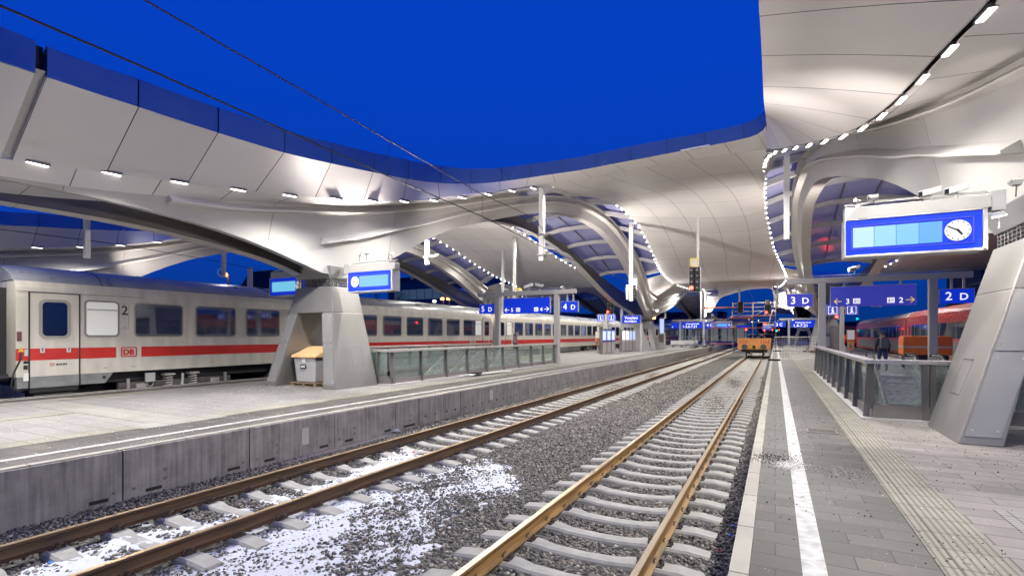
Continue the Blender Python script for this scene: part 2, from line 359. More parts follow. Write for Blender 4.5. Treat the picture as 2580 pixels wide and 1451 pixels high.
def canopy(xc, label, rows=((False,),), zoff=0, sides=(1, -1), far=True, group=None, zl=lambda y: 0, zr=lambda y: 0):
    root = thing('platform_canopy', label, 'canopy roof', (xc, 0, 0))
    for mirror in ([False, True] if far else [False]):
        for sd in sides:
            ylo = -4
            o_, s_, i_, lp_, sh_ = fan_rows(sd, xc, ylo, Y1, .5, mirror, arm=(sd == -1 and xc < 0), de=.45 if xc > 0 else 0.)
            ag = MB().gridm(o_).build('arch_girder', 'skin', root, smooth=30)
            for nm_, q_ in (('lip', lp_), ('light_shelf', sh_)):
                mm = MB(); mm.grid(q_); mm.f.append((0, 1, 2, 3)); mm.build(nm_, 'shelf_white', ag, smooth=25)
            g = MB(); g.gridm(s_); g.build('girder_underside', 'skin', root, smooth=60)
            MB().grid(i_).build('girder_back', 'girder_inner_shade', root, smooth=30)  # same metal as the skin, unlit look painted in as darker colour
            # soffit closing the gap between ceiling edge and girder near the pylons
            for a, b in ((-4, 22.0), (50.5, Y1)):
                rw = []; n = int((b-a)/.5)
                for k in range(n+1):
                    y = a + (b-a)*k/n; eS, zS = SS(xc, sd, y); eT, zT = TT(xc, y); Yw = 2*Y1-y if mirror else y
                    rw.append([(xc+sd*(eS+(eT-eS)*q), Yw, zS+(zT-zS)*q) for q in (0, .33, .66, 1)])
                MB().gridm(rw).build('soffit', 'ceiling', root, smooth=60, solid=.04)
        # rainproof deck between the two girders near the pylon
        rw = []
        for k in range(30):
            y = -4 + k*.9; eT, zT = TT(xc, y); Yw = 2*Y1-y if mirror else y
            rw.append([(xc+q*eT, Yw, zT+.06+.1*(1-q*q)) for q in (-1, -.5, 0, .5, 1)])
        MB().gridm(rw).build('roof_deck', 'ceiling', root, smooth=60, solid=.05)
        # skylight: ribs with glass over them
        gl = []
        y = 22.2
        while y < 50.6:
            eS, zS = S_(y); eT, zT = TT(xc, y); Yw = 2*Y1-y if mirror else y
            gl.append([(xc+e, Yw, z) for e, z in ((-eS, zS+.34+zl(y)), (-eT-.1, zT+.22), (-eT/2, zT+.50), (0, zT+.6), (eT/2, zT+.50), (eT+.1, zT+.22), (eS, zS+.34+zr(y)))])
            y += .71
        MB().grid(gl).build('skylight_glass', 'roof_glass', root, smooth=60, solid=.03)
        y = 22.8
        while y < 50.6:
            eS, zS = S_(y); eT, zT = TT(xc, y); Yw = 2*Y1-y if mirror else y
            pts = [(-eS+.02, zS+.08+zl(y)), (-eT, zT-.10), (-eT/2, zT+.16), (0, zT+.24), (eT/2, zT+.16), (eT, zT-.10), (eS-.02, zS+.08+zr(y))]
            m = MB()
            for p, q in zip(pts, pts[1:]):
                th = .28
                m.hexa([(xc+p[0], Yw-.13, p[1]-th/2), (xc+q[0], Yw-.13, q[1]-th/2), (xc+q[0], Yw+.13, q[1]-th/2), (xc+p[0], Yw+.13, p[1]-th/2)],
                       [(xc+p[0], Yw-.13, p[1]+th/2), (xc+q[0], Yw-.13, q[1]+th/2), (xc+q[0], Yw+.13, q[1]+th/2), (xc+p[0], Yw+.13, p[1]+th/2)])
            m.build('skylight_rib', 'steel_light', root)
            y += 3.7
        for e in (-.9, .9):
            m = MB(); pp = []
            y = 22.5
            while y < 50.6:
                eT, zT = T_(y); Yw = 2*Y1-y if mirror else y; pp.append((xc+e, Yw, zT+.42)); y += 1
            m.tube(pp, .05, 6).build('glazing_bar', 'steel_dark', root)
    return root

# the opening over the tracks: lower and upper edge of its upright fascia
FT = [(0,158,70,8.75),(60,177,95,8.95),(118,195,117,9.2),(230,232,160,9.9),(350,270,200,10.6),(450,303,237,11.2),(550,335,272,11.8),(640,362,300,12.4),(710,383,326,12.9),(770,398,343,13.5),(825,410,357,14.2),(920,430,380,15.3),(1000,446,397,16.5),(1060,456,410,17.4),(1110,461,418,18.2),(1160,463,424,18.9),(1200,462,425,19.5),(1240,459,424,20),(1320,449,415,21),(1400,437,404,21.7),(1450,430,397,21.9),(1530,415,380,22),(1600,402,366,22),(1700,383,347,21.8),(1780,368,332,21.3),(1860,352,315,20.6),(1900,341,300,19.9),(1922,326,280,19.3),(1933,303,262,18.6)]
GT = {1400:(1410,457,22.6),1450:(1480,449,23.0),1530:(1560,433,23.2),1600:(1630,420,23.2),1700:(1725,405,23.0),1780:(1800,393,22.5),1860:(1875,381,21.8),1900:(1920,376,21.2),1922:(1950,374,20.4),1933:(1962,372,19.6)}
def resample(pts, step):
    P = [np.array(p) for p in pts]; L = [0]
    for a, b in zip(P, P[1:]): L.append(L[-1] + float(np.linalg.norm(b[:3]-a[:3])))
    n = max(2, int(L[-1]/step)); cols = np.array(P); tb = table([(L[i], *P[i]) for i in range(len(P))])
    return [tb(L[-1]*k/n) for k in range(n+1)]
rowsF = []
for u, vb, vt, D in [(None,)*4] + FT:
    if u is None: b = (-11.75, -6, 6.85); zt = 7.45
    else:
        b = at(u, vb, D); zt = at(u, vt, D)[2]
    if u in GT: g = at(*GT[u])
    else:
        yy = min(b[1], 20.0); e, z = S_(yy + (.25 if yy > 14 else 0)); g = (XL+e, yy, z)
    rowsF.append((*b, zt, *g))
rowsF = resample(rowsF, .4)
EDGE_R = table([(-6,-.22,7.0),(4,-.22,7.15),(8,-.22,7.25),(10.6,-.22,7.45),(12.5,-.23,7.6),(15,-.24,8.2),(17,-.25,8.85),(18.4,-.27,9.5)])
def SR(y): e, z = SS(XR, -1, y); return (XR-e, y, z)
def track_roof(label, dx=0, mirror=False, y_from=None, zadd=lambda y: 0, right_edge=EDGE_R, dark=False, full=True, wings=True):
    root = thing('track_roof', label, 'ceiling', (-4.5+dx, 20 if not mirror else 100, 8))
    def Tm(p): return (p[0]+dx, 2*Y1-p[1] if mirror else p[1], p[2]+zadd(p[1]))
    if wings:
        rows = []; fas = []; top = []
        for r in rowsF:
            b = r[:3]; zt = r[3]; g = r[4:7]
            fas.append([Tm(b), Tm((b[0], b[1], zt))])
            rows.append([Tm(tuple(b[i]+(g[i]-b[i])*q for i in range(3))) for q in (0, .25, .5, .75, 1)])
            top.append([Tm((b[0], b[1], zt)), Tm((g[0], g[1], min(zt-.12, g[2]+.6)) if (g[0] < b[0]-.5 or b[0] > -8.6) else (b[0]-.5, b[1]+.35, zt-.12))])
        # expansion joint near Y = 4.3
        def split(R_):
            ys = [(f[0][1] if not mirror else 2*Y1-f[0][1]) for f in fas]
            i = next(k for k in range(len(ys)) if ys[k] > 4.20)
            def mid(yq): q = (yq-ys[i-1])/(ys[i]-ys[i-1]); return [tuple(p[j]+(r_[j]-p[j])*q for j in range(3)) for p, r_ in zip(R_[i-1], R_[i])]
            a = [r_ for r_, yv in zip(R_[:i], ys) if yv < 4.10] + [mid(4.11)]; b = [mid(4.27)] + [r_ for r_, yv in zip(R_[i:], ys[i:]) if yv > 4.30]
            return a, b
        for nm, R_, m, so, up_ in (('edge_panels', rows, 'ceiling', .06, (0, 0, 1)), ('fascia', fas, 'fascia', .05, (0, 1, 0)), ('top_sheet', top, 'steel_grey', 0, (0, 0, 1))):
            for piece in split(R_):
                if len(piece) > 1: MB().gridm(piece).build(nm, m, root, smooth=25, solid=so, up=up_)
        a, b = split(rows); a2, b2 = split(fas)
        MB().grid([[(x, y, z+.10) for x, y, z in a[-1]], [(x, y, z+.10) for x, y, z in b[0]]]).build('joint_cover', 'steel_grey', root)
        MB().grid([[(x-.12, y, z) for x, y, z in a2[-1]], [(x-.12, y, z) for x, y, z in b2[0]]]).build('joint_cover', 'black', root)
        # right wing
        rw = []; fr = []; ch = []; ch2 = []
        y = -5
        while y < 21.2:
            yy = min(y, 18.6); ex, ez = right_edge(yy); g = SR(y); eS, zS = SS(XR, -1, y)
            if right_edge is not EDGE_R: g = (g[0], g[1], min(g[2], ez+.6))
            g = (g[0]-.10, g[1], g[2]+.02); wd = .20
            ch.append([Tm((g[0]-.02, y, g[2]+.0)), Tm((g[0]-.02, y, g[2]+.16)), Tm((XR-eS+.12, y, max(g[2], zS)+.16)), Tm((XR-eS+.12, y, zS-.0))])
            if y > 18.8: ex, ez = min(ex, g[0]-.05), min(ez, g[2]+1.) + (y-18.8)*.15
            rw.append([Tm((ex+(g[0]-ex)*q, y, ez+(g[2]-ez)*q + .03*math.sin(math.pi*q))) for q in (0, .2, .4, .6, .8, 1)])
            fr.append([Tm((ex, y, ez)), Tm((ex, y, ez+.62))]); y += .45
        MB().gridm(rw).build('edge_panels', 'ceiling', root, smooth=60, solid=.06)
        MB().grid(ch).build('light_channel', 'steel_dark', root)
        MB().gridm(fr).build('fascia', 'fascia', root, smooth=30, solid=.05, up=(1, 0, 0))
        # last bit round the corner
    if full:
        G = [r[4:7] for r in rowsF if r[5] > 19.9 and r[4] < -.01 or r[4] > XL+4.4]
        G = [g for g in G]
        n = 26; gi = resample([(*g,) for g in G], .5); L = len(gi)-1
        rows = []
        for k in range(37):
            t = k/36
            row = []
            for i in range(n+1):
                s = i/n; q = s*L; a = int(min(q, L-1)); g = [gi[a][j]+(gi[a+1][j]-gi[a][j])*(q-a) for j in range(3)]
                if i == n: g = [0, 20.6, 0]; e, z = S_(20.6); g = [XR-e, 20.6, z+.2]
                y = g[1] + (Y1-g[1])*t
                eS, zS = S_(y); xl = XL+eS; xr = XR-eS
                kk = max(0, 1-t*3.0)**2
                x = xl+(xr-xl)*s; z = zS + .45*math.sin(math.pi*s)*(1-t)
                x = x*(1-kk)+(g[0] + 0)*kk if 0 < i < n else x
                z = z*(1-kk)+g[2]*kk
                row.append(Tm((x, y, z)))
            rows.append(row)
        MB().gridm(rows).build('ceiling_shell', 'ceiling_long', root, smooth=60, solid=.06)
    return root

lift = lambda y: 1.0*math.sin(math.pi*min(1, (y-20)/37)) if y > 20 else 0.
mat('shelf_white', (.66, .645, .61), .42, .1); mat('girder_inner_shade', (.16, .145, .125), .5, .3, noise=.1, nscale=2)
cA = canopy(XL, 'grey twin-arched canopy with glazed skylight rising from the pylon with the grit bin', zl=lift)
cB = canopy(XR, 'grey twin-arched canopy with glazed skylight above the right-hand platform and large lit board')
cC = canopy(XLL, 'more distant twin-arched canopy beyond the white train, partly under the nearer arches', zr=lift)
mainroof = track_roof('white panelled ceiling with curved blue-grey fascia round the large sky opening')
farroof = track_roof('distant mirrored ceiling shell with oval sky opening above the scaffold', mirror=True)
EDGE_LL = table([(-6,-.25,5.75),(6,-.25,5.78),(9,-.25,6.0),(12,-.25,6.6),(15,-.25,7.6),(18.6,-.27,9.2)])
leftroof = track_roof('ceiling shell with violet-blue fascia seen above the roof of the white train', dx=-18.1, zadd=lift, right_edge=EDGE_LL)
rightroof = track_roof('ceiling shell at the right beyond the large lit board', dx=18.1, wings=False)

# ------------------------------------------------------------------ lamps of the roof
def lamp_round(first=[None]):
    if first[0]: return first[0]
    t = thing('downlight', 'x', 'ceiling lamp')
    MB().tube([(0,0,-.03), (0,0,.10)], .07, 12).build('housing', 'steel_dark', t)
    m = MB(); k = 10; rows = []
    for a in range(5):
        th = a/4*math.pi/2; rows.append([(.06*math.cos(th)*math.cos(2*math.pi*j/k), .06*math.cos(th)*math.sin(2*math.pi*j/k), -.03-.045*math.sin(th)) for j in range(k)])
    m.grid(rows, wrap=True).build('lens', 'lamp', t, smooth=60)
    first[0] = t; t['used'] = 0; return t
def lamp_rect(first=[None]):
    if first[0]: return first[0]
    t = thing('strip_light', 'x', 'ceiling lamp')
    MB().box(-.06, .06, -.19, .19, .0, .06).build('housing', 'steel_dark', t)
    MB().box(-.045, .045, -.17, .17, -.012, -.001).build('diffuser', 'lamp_soft', t)
    first[0] = t; t['used'] = 0; return t
def place(fn, loc, label, group, rz=0):
    t = fn()
    if not t['used']: t['used'] = 1; t['label'] = label; t['group'] = group; t.location = loc; o = t
    else: o = dup(t, loc, label, group)
    o.rotation_euler = (0, 0, rz); return o
def light(kind, name, loc, power, col=(1, .94, .86), size=.3, parent=None, rot=None, spot=150, blend=.8, shape=None, size_y=None):
    d = bpy.data.lights.new(name, kind); d.energy = power; d.color = col
    if kind == 'SPOT': d.spot_size = R(spot); d.spot_blend = blend; d.shadow_soft_size = size
    elif kind == 'POINT': d.shadow_soft_size = size
    elif kind == 'AREA':
        d.size = size
        if size_y: d.shape = 'RECTANGLE'; d.size_y = size_y
    o = bpy.data.objects.new(name, d); C.objects.link(o); o.location = loc
    if rot is not None: o.rotation_euler = rot
    return o
def lamp_row(xc, sd, ya, yb, step, fn, label, group, power=0, every=3, mirror=False, dz=-.012, zf=lambda y: 0, dxe=0, spot=165):
    y = ya; k = 0
    while y < yb:
        e, z = SS(xc, sd, y); e2, _ = SS(xc, sd, y+.3); z += zf(y)
        Yw = 2*Y1-y if mirror else y; x = xc+sd*(e+dxe)
        place(fn, (x, Yw, z+dz), label, group, rz=-sd*math.atan2(e2-e, .3)*(-1 if mirror else 1))
        if power and k % every == every//2:
            light('SPOT', 'lamp_light', (x+sd*(.7 if fn is lamp_rect else 0), Yw, z+dz-(.25 if fn is lamp_rect else .16)), power, col=(1, .965, .91), spot=spot if fn is lamp_round else 158, size=.12)
        y += step; k += 1
zR = lambda y: .0
PW = 1650
lamp_row(XL, 1, -14.1, 22, 1.25, lamp_rect, 'slim rectangular strip light in the ceiling seam running over the pylon with the grit bin', 'strip lights left of the sky opening', PW*.9, 3)
lamp_row(XR, -1, -13.72, -2.5, 1.0, lamp_rect, 'bright rectangular strip light in the dark ceiling seam at the upper right', 'strip lights right of the sky opening', PW*.45, 5, zf=zR)
lamp_row(XR, -1, -1.72, 20.9, 1.0, lamp_rect, 'bright rectangular strip light in the dark ceiling seam at the upper right', 'strip lights right of the sky opening', PW*.62, 4, zf=zR)
lamp_row(XL, 1, 22.6, 58, 1.1, lamp_round, 'round bright downlight along the left edge of the middle ceiling, over the skylight ribs', 'downlights on the left edge of the middle ceiling', PW, 6)
lamp_row(XR, -1, 21.4, 58, 1.0, lamp_round, 'round bright downlight along the right edge of the middle ceiling near the sign 3 D', 'downlights on the right edge of the middle ceiling', PW, 7)
lamp_row(XL, -1, 30, 57, .98, lamp_round, 'starry downlight under the dark arch, edge of the ceiling over the white train', 'downlights under the far arch over the train', PW, 6, zf=lift)
lamp_row(XLL, 1, 32, 56, 1.1, lamp_round, 'small downlight on the farthest ceiling edge left of the signs 5 D', 'downlights on the farthest ceiling edge', PW, 7, zf=lift)
lamp_row(XLL, 1, 3, 22, 1.5, lamp_rect, 'small strip light in the seam under the violet fascia above the white train', 'strip lights above the white train', PW*.6, 4, zf=lambda y: -.0)
lamp_row(XL, 1, 24, 58, 1.6, lamp_round, 'tiny downlight in the distance left of the scaffold', 'distant downlights left of the scaffold', PW*2, 7, mirror=True)
lamp_row(XR, -1, 24, 58, 1.6, lamp_round, 'tiny downlight in the distance between red signal and sign 3 D', 'distant downlights right of the scaffold', PW*2, 7, mirror=True)
lamp_row(XR, 1, 40, 58, 1.6, lamp_round, 'downlight on the far edge behind the sign gantry with 3 and 2', 'downlights behind the right gantry', PW, 5)
lamp_row(XL, -1, 30, 58, 2.2, lamp_round, 'distant downlight in a slanting row right of the second pylon', 'distant downlights past the second pylon', PW, 7, mirror=True)
for k in range(12):
    y = -7.5+1.24*k*1.1
    z = 5.76 if y < 6.5 else EDGE_LL(y)[1]-.02
    place(lamp_rect, (-18.18, y, z), 'slim strip light just above the narrow patch of sky at the far left', 'strip lights at the far left roof edge')
    if k % 4 == 1: light('SPOT', 'lamp_light', (-17.9, y, z-.2), PW*.33, col=(1, .965, .91), spot=150, size=.12)
# ------------------------------------------------------------------ pylons
def pylon(x0, x1, y0, y1, tx0, tx1, ty0, ty1, label, zt=3.85, zb=.55, door=False):
    cx = (x0+x1)/2; t = thing('pylon', label, 'pylon', (cx, (y0+y1)/2, zb))
    # portal: two slanting walls and a head beam, open towards +-Y
    w = .55; hz = 3.0
    def lerp(a, b, f): return a+(b-a)*f
    def wall(side):
        xo0, xo1 = (x0, tx0) if side < 0 else (x1, tx1); d = w if side < 0 else -w
        f = (hz-zb)/(zt-zb)
        bot = [(xo0, y0, zb), (xo0+d, y0, zb), (xo0+d, y1, zb), (xo0, y1, zb)]
        m = (lerp(xo0, xo1, f)); yy0 = lerp(y0, ty0, f); yy1 = lerp(y1, ty1, f)
        top = [(m, yy0, hz), (m+d*.8, yy0, hz), (m+d*.8, yy1, hz), (m, yy1, hz)]
        if side > 0: bot = [bot[1], bot[0], bot[3], bot[2]]; top = [top[1], top[0], top[3], top[2]]
        MB().hexa(bot, top).build('leg', 'pylon', t, bevel=.015)
        return top
    a = wall(-1); b = wall(1)
    MB().hexa([a[0], b[1], b[2], a[3]], [(tx0, ty0, zt), (tx1, ty0, zt), (tx1, ty1, zt), (tx0, ty1, zt)]).build('head_beam', 'pylon', t, bevel=.015)
    if door: MB().hexa([(x0+w+.01, y0+.12, zb), (x1-w-.01, y0+.12, zb), (x1-w-.01, y0+.30, zb), (x0+w+.01, y0+.30, zb)], [(a[0][0]+w*.8+.01, y0+.32, 2.99), (b[1][0]-w*.8-.01 if 0 else a[0][0]+w*.8+.6, y0+.32, 2.99), (a[0][0]+w*.8+.6, y0+.5, 2.99), (a[0][0]+w*.8+.01, y0+.5, 2.99)]).build('door_panel', 'pylon_light', t)
    # seams and screwed cover sheets
    for side in (-1, 1):
        xo0, xo1 = (x0, tx0) if side < 0 else (x1, tx1); d = w*.9 if side < 0 else -w*.9
        def P(f, q): return (lerp(xo0, xo1, f)+d*(.09+.87*q), lerp(y0, ty0, f)-.006, zb+(zt-zb)*f)
        for f0, f1 in ((.04, .44), (.446, .735)):
            q = [P(f0, 0), P(f0, 1), P(f1, 1), P(f1, 0)]
            m = MB(); m.hexa(q, [(p[0], p[1]-.006, p[2]) for p in q]); m.build('cover_sheet', 'pylon_light', t)
            m = MB()
            for f in (f0+.03, f1-.03):
                for k in (.15, .85): c = P(f, k); m.disc((c[0], c[1]-.008, c[2]), .018, 'y', .01, 8)
            m.build('screws', 'steel_light', t)
    # hatch on the side towards the tracks
    sx = 1 if abs(x1) < abs(x0) else -1
    xo0, xo1 = (x1, tx1) if sx > 0 else (x0, tx0)
    m = MB(); yb = y0+(y1-y0)*.45
    for za, zz in ((1.25, 1.256), (1.85, 1.856)): xx_ = lerp(xo0, xo1, (za-zb)/(zt-zb)); m.box(min(xx_-.01, xx_+sx*.003), max(xx_+.01 if sx < 0 else xx_, xx_+sx*.003), yb, yb+.5, za, zz)
    for ya in (yb, yb+.494):
        x_a, x_b = lerp(xo0, xo1, (1.25-zb)/(zt-zb)), lerp(xo0, xo1, (1.856-zb)/(zt-zb))
        m.hexa([(x_a-sx*.01, ya, 1.25), (x_a+sx*.003, ya, 1.25), (x_a+sx*.003, ya+.006, 1.25), (x_a-sx*.01, ya+.006, 1.25)], [(x_b-sx*.01, ya, 1.856), (x_b+sx*.003, ya, 1.856), (x_b+sx*.003, ya+.006, 1.856), (x_b-sx*.01, ya+.006, 1.856)])
    m.build('hatch', 'steel_dark', t)
    # bearing cage with cables and the girder foot above it
    m = MB(); zc = zt+.26
    for i in range(15):
        x = tx0+.08+(tx1-tx0-.16)*i/14
        for y in (ty0+.04, ty1-.04): m.tube([(x, y, zt), (x+random.uniform(-.03, .03), y, zc)], .012, 5)
    for i in range(10):
        y = ty0+.06+(ty1-ty0-.12)*i/9
        for x in (tx0+.05, tx1-.05): m.tube([(x, y, zt), (x, y+random.uniform(-.03, .03), zc)], .012, 5)
    for z in (zt+.07, zt+.14, zt+.21):
        m.tube([(tx0+.05, ty0+.04, z), (tx1-.05, ty0+.04, z), (tx1-.05, ty1-.04, z), (tx0+.05, ty1-.04, z), (tx0+.05, ty0+.04, z)], .01, 5)
    m.build('bearing_cage', 'steel_dark', t)
    m = MB()
    for i in range(9):
        x = tx0+.15+(tx1-tx0-.3)*random.random(); y = ty0+.15+(ty1-ty0-.3)*random.random(); m.tube([(x, y, zt), (x, y, zc)], random.uniform(.03, .07), 8)
    m.build('bearing', 'steel_grey', t)
    c = ((tx0+tx1)/2, (ty0+ty1)/2)
    MB().hexa([(tx0+.02, ty0, zc), (tx1-.02, ty0, zc), (tx1-.02, ty1, zc), (tx0+.02, ty1, zc)],
              [(tx0-.12, ty0-.18, zc+.38), (tx1+.12, ty0-.18, zc+.38), (tx1+.12, ty1+.18, zc+.38), (tx0-.12, ty1+.18, zc+.38)]).build('girder_foot', 'pylon_light', t, bevel=.01)
    return t
pylon(-15.5, -12.18, 11.5, 13.4, -14.35, -12.72, 11.85, 13.0, 'grey A-shaped steel pylon with the grit bin standing in its opening')
pylon(2.56, 6.6, 10.35, 12.15, 3.6, 5.45, 10.9, 12.5, 'close grey A-shaped steel pylon cut by the right picture edge')
pylon(-15.3, -12.0, 58.6, 60.8, -14.4, -12.75, 59.0, 60.3, 'second A-shaped pylon, behind the timetable cases', door=True)
pylon(2.9, 6.2, 58.6, 60.8, 3.7, 5.4, 59.0, 60.3, 'A-shaped pylon seen through the gantry under the sign 3 and 2')
pylon(-15.2, -11.9, 105, 107, -14.4, -12.7, 105.4, 106.6, 'distant A-shaped pylon close behind the post of the sign 4 C')
pylon(2.9, 6.2, 105, 107, 3.7, 5.4, 105.4, 106.6, 'distant A-shaped pylon under the signs 3 C')
# floodlights on the pylons
def flood(loc, aim, label, power, spot=80, grp=None):
    power *= 2.2; k_ = .22 if label.startswith('small spot') else .55 if loc[1] < 20 else 1
    t = thing('floodlight', label, 'floodlight', loc, grp)
    loc = Vector(loc); d = (Vector(aim)-loc).normalized(); a = d.cross(Vector((0, 0, 1)))
    a = a.normalized() if a.length > .05 else Vector((1, 0, 0)); b = a.cross(d)
    def F(x, y, z): return tuple(loc + a*x*k_ + b*y*k_ + d*z*k_)
    MB().hexa([F(-.1, -.06, -.08), F(.1, -.06, -.08), F(.1, .06, -.08), F(-.1, .06, -.08)], [F(-.15, -.1, .06), F(.15, -.1, .06), F(.15, .1, .06), F(-.15, .1, .06)]).build('housing', 'steel_light', t)
    MB().hexa([F(-.13, -.085, .062), F(.13, -.085, .062), F(.13, .085, .062), F(-.13, .085, .062)], [F(-.13, -.085, .07), F(.13, -.085, .07), F(.13, .085, .07), F(-.13, .085, .07)]).build('lens', 'lamp_flood', t)
    MB().tube([tuple(loc-d*.05), tuple(loc-Vector((0, 0, .22)))], .012, 6).build('bracket', 'steel_dark', t)
    l = light('SPOT', 'flood_light', tuple(loc+d*.1), power, col=(1, .90, .85), size=.08, spot=spot, blend=.9)
    l.rotation_euler = d.to_track_quat('-Z', 'Y').to_euler()
    return t
flood((-11.9, 12.25, 4.86), (-12.25, 12.9, 6.2), 'bright twin floodlight on top of the board right of the nearer left pylon, left head', 16, 70, 'floodlights on the board beside the left pylon')
flood((-11.6, 12.25, 4.88), (-10.6, 11.0, 8.0), 'bright twin floodlight on top of the board right of the nearer left pylon, right head', 420, 110, 'floodlights on the board beside the left pylon')
flood((3.35, 10.7, 4.65), (3.2, 11.2, 6.4), 'floodlight behind the large lit board at the right', 18, 60)
flood((1.5, 10.62, 4.62), (.7, 15.5, 8.6), 'floodlight above the large lit board aimed at the ceiling', 170, 95)
flood((3.05, 10.35, 4.12), (3.3, 10.5, 2.5), 'bright work lamp glaring over the edge of the close right pylon', 60, 100)
flood((-10.5, 12.2, 4.78), (1.5, 7.5, 7.8), 'small spotlight added right of the left pylon board to brighten the right roof', 1500, 80)  # small spotlights: added lamps that lift the brightness of ceilings, wall and rails
flood((-10.7, 12.3, 4.78), (-4.0, 30.0, 9.8), 'small spotlight added right of the left pylon board to brighten the ceiling along the tracks', 1100, 95)
flood((1.25, 10.62, 4.62), (-12.2, 5.0, 6.6), 'small spotlight added at the left end of the large board to brighten the left roof edge', 520, 80)
flood((1.30, 10.72, 4.62), (-7.0, 24.0, 9.6), 'small spotlight added at the left end of the large board to brighten the middle ceiling', 800, 90)
flood((1.28, 10.55, 4.50), (-8.5, 4.5, -.1), 'small spotlight added under the left end of the large board to brighten wall and rails', 330, 85)
flood((-14.9, 12.2, 4.8), (-16.5, 12.5, 8), 'floodlight above the board left of the nearer left pylon', 350, 120)
for yy, lb in ((59, 'second row'), (105, 'third row')):
    flood((-12.0, yy, 5.0), (-9.0, yy-3, 9), 'small floodlight on the left platform pylon of the %s' % lb, 450 if yy < 80 else 1600, 110)
    flood((2.9, yy, 5.0), (-.5, yy-3, 9), 'small floodlight on the right platform pylon of the %s' % lb, 450 if yy < 80 else 1600, 110)
flood((-12.0, 30, 5.25), (-8, 38, 10), 'floodlight on the beam of the gantry with 5 and 4', 1600, 120)
flood((3.2, 28.2, 5.3), (-1, 36, 10), 'lit floodlight on the beam of the gantry with 3 and 2', 1600, 120)
flood((-16.0, 30, 5.25), (-22, 38, 10), 'floodlight on the left part of the gantry with 5 and 4', 1800, 120)
flood((-28.5, 14, 5.2), (-30, 16, 7), 'floodlight on the canopy beyond the white train', 160, 120)

# ------------------------------------------------------------------ departure boards
def board(x0, x1, y, label, clock_right, z0=3.66, z1=4.26, scr='screen_a', cams=True, dz=0):
    t = thing('departure_board', label, 'departure board', ((x0+x1)/2, y, z0))
    th = .34; z0 += dz; z1 += dz
    MB().box(x0-.02, x1+.05, y-.02, y+th, z0-.04, z0).box(x0-.02, x1+.05, y-.02, y+th, z1, z1+.02).box(x0-.03, x0, y-.02, y+th, z0-.04, z1+.02).box(x1, x1+.06, y-.02, y+th, z0-.04, z1+.02).box(x0, x1, y+.05, y+th, z0, z1).build('casing', 'steel_light', t, bevel=.006)
    MB().box(x0-.02, x1+.12, y+.02, y+.26, z1+.025, z1+.235).build('carrier_beam', 'steel_grey', t, bevel=.012)
    MB().box(x0+.002, x1-.002, y, y+.048, z0+.002, z1-.002).build('front_panel', 'sign_blue_lit', t)
    W_ = x1-x0
    a, b = (x0+.10, x1-.44*W_/1.8*1.12) if clock_right else (x0+.44*W_/1.8*1.12, x1-.10)
    fr = MB(); fx0, fx1 = x0+.07, x1-.17*.6; fz0, fz1 = z0+.09, z1-.09
    for q in ((fx0, fx1, fz0, fz0+.015), (fx0, fx1, fz1-.015, fz1), (fx0, fx0+.015, fz0, fz1), (fx1-.015, fx1, fz0, fz1)): fr.box(q[0], q[1], y-.012, y-.002, q[2], q[3])
    fr.build('screen_frame', 'sign_violet', t)
    n = 4; w = (b-a)/n
    for i in range(n):
        MB().box(a+i*w+.004, a+(i+1)*w-.004, y-.012, y-.003, z0+.13, z1-.13).build('screen', scr if scr == 'screen_a' or y > 50 else ('screen_glare_strong', 'screen_glare_mid', 'screen_glare_faint', 'screen_b')[i], t)  # large board: lamp glare put into the colours, panels paler towards the left
    r = .165; cx = x1-.12-r-.02 if clock_right else x0+.12+r+.02; cz = (z0+z1)/2
    face = MB().disc((cx, y-.012, cz), r, 'y', .018, 36).build('clock_face', emis('dial', (1, 1, 1), .35, (.6, .6, .6)), t)
    m = MB()
    for k in range(12):
        a_ = math.pi*2*k/12; d = (math.sin(a_), math.cos(a_))
        m.bar((cx+d[0]*r*.76, y-.024, cz+d[1]*r*.76), (cx+d[0]*r*.95, y-.024, cz+d[1]*r*.95), .012, .004, up=(0, 1, 0))
    m.build('dial_marking', 'black', face)
    for nm, ang, l, w_ in (('hour_hand', (4+50/60)*30, .55, .020), ('minute_hand', 300, .88, .014)):
        a_ = R(ang); d = (math.sin(a_), math.cos(a_))
        MB().bar((cx-d[0]*r*.15, y-.03, cz-d[1]*r*.15), (cx+d[0]*r*l, y-.03, cz+d[1]*r*l), w_*1.4, .005, up=(0, 1, 0)).build(nm, 'black', face)
    m = MB()
    for k in range(4):
        zz = z1+.26+.02*k; m.tube([(x0, y+.06+.05*k, zz), (x0+.5, y+.06+.05*k, zz+.03), (x1+.1, y+.06+.05*k, zz+.01)], .007, 5)
    m.build('cables', 'steel_light', t)
    for dx_ in (.02,): MB().box(x1+.10, x1+.30, y+.06, y+.22, z1-.02, z1+.30).build('bracket', 'steel_light', t, bevel=.01) if clock_right else MB().box(x0-.26, x0-.03, y+.06, y+.22, z1-.02, z1+.30).build('bracket', 'steel_light', t, bevel=.01)
    return t
board(-12.2, -10.42, 12.05, 'departure board with blue frame and clock on its left, right of the nearer left pylon', False)
board(-15.95, -14.17, 12.05, 'departure board with clock at its right, hanging left of the nearer left pylon', True)
board(1.09, 2.9, 10.5, 'large close departure board with four glowing blue panels and a clock', True, scr='screen_b', z0=3.64, z1=4.24)
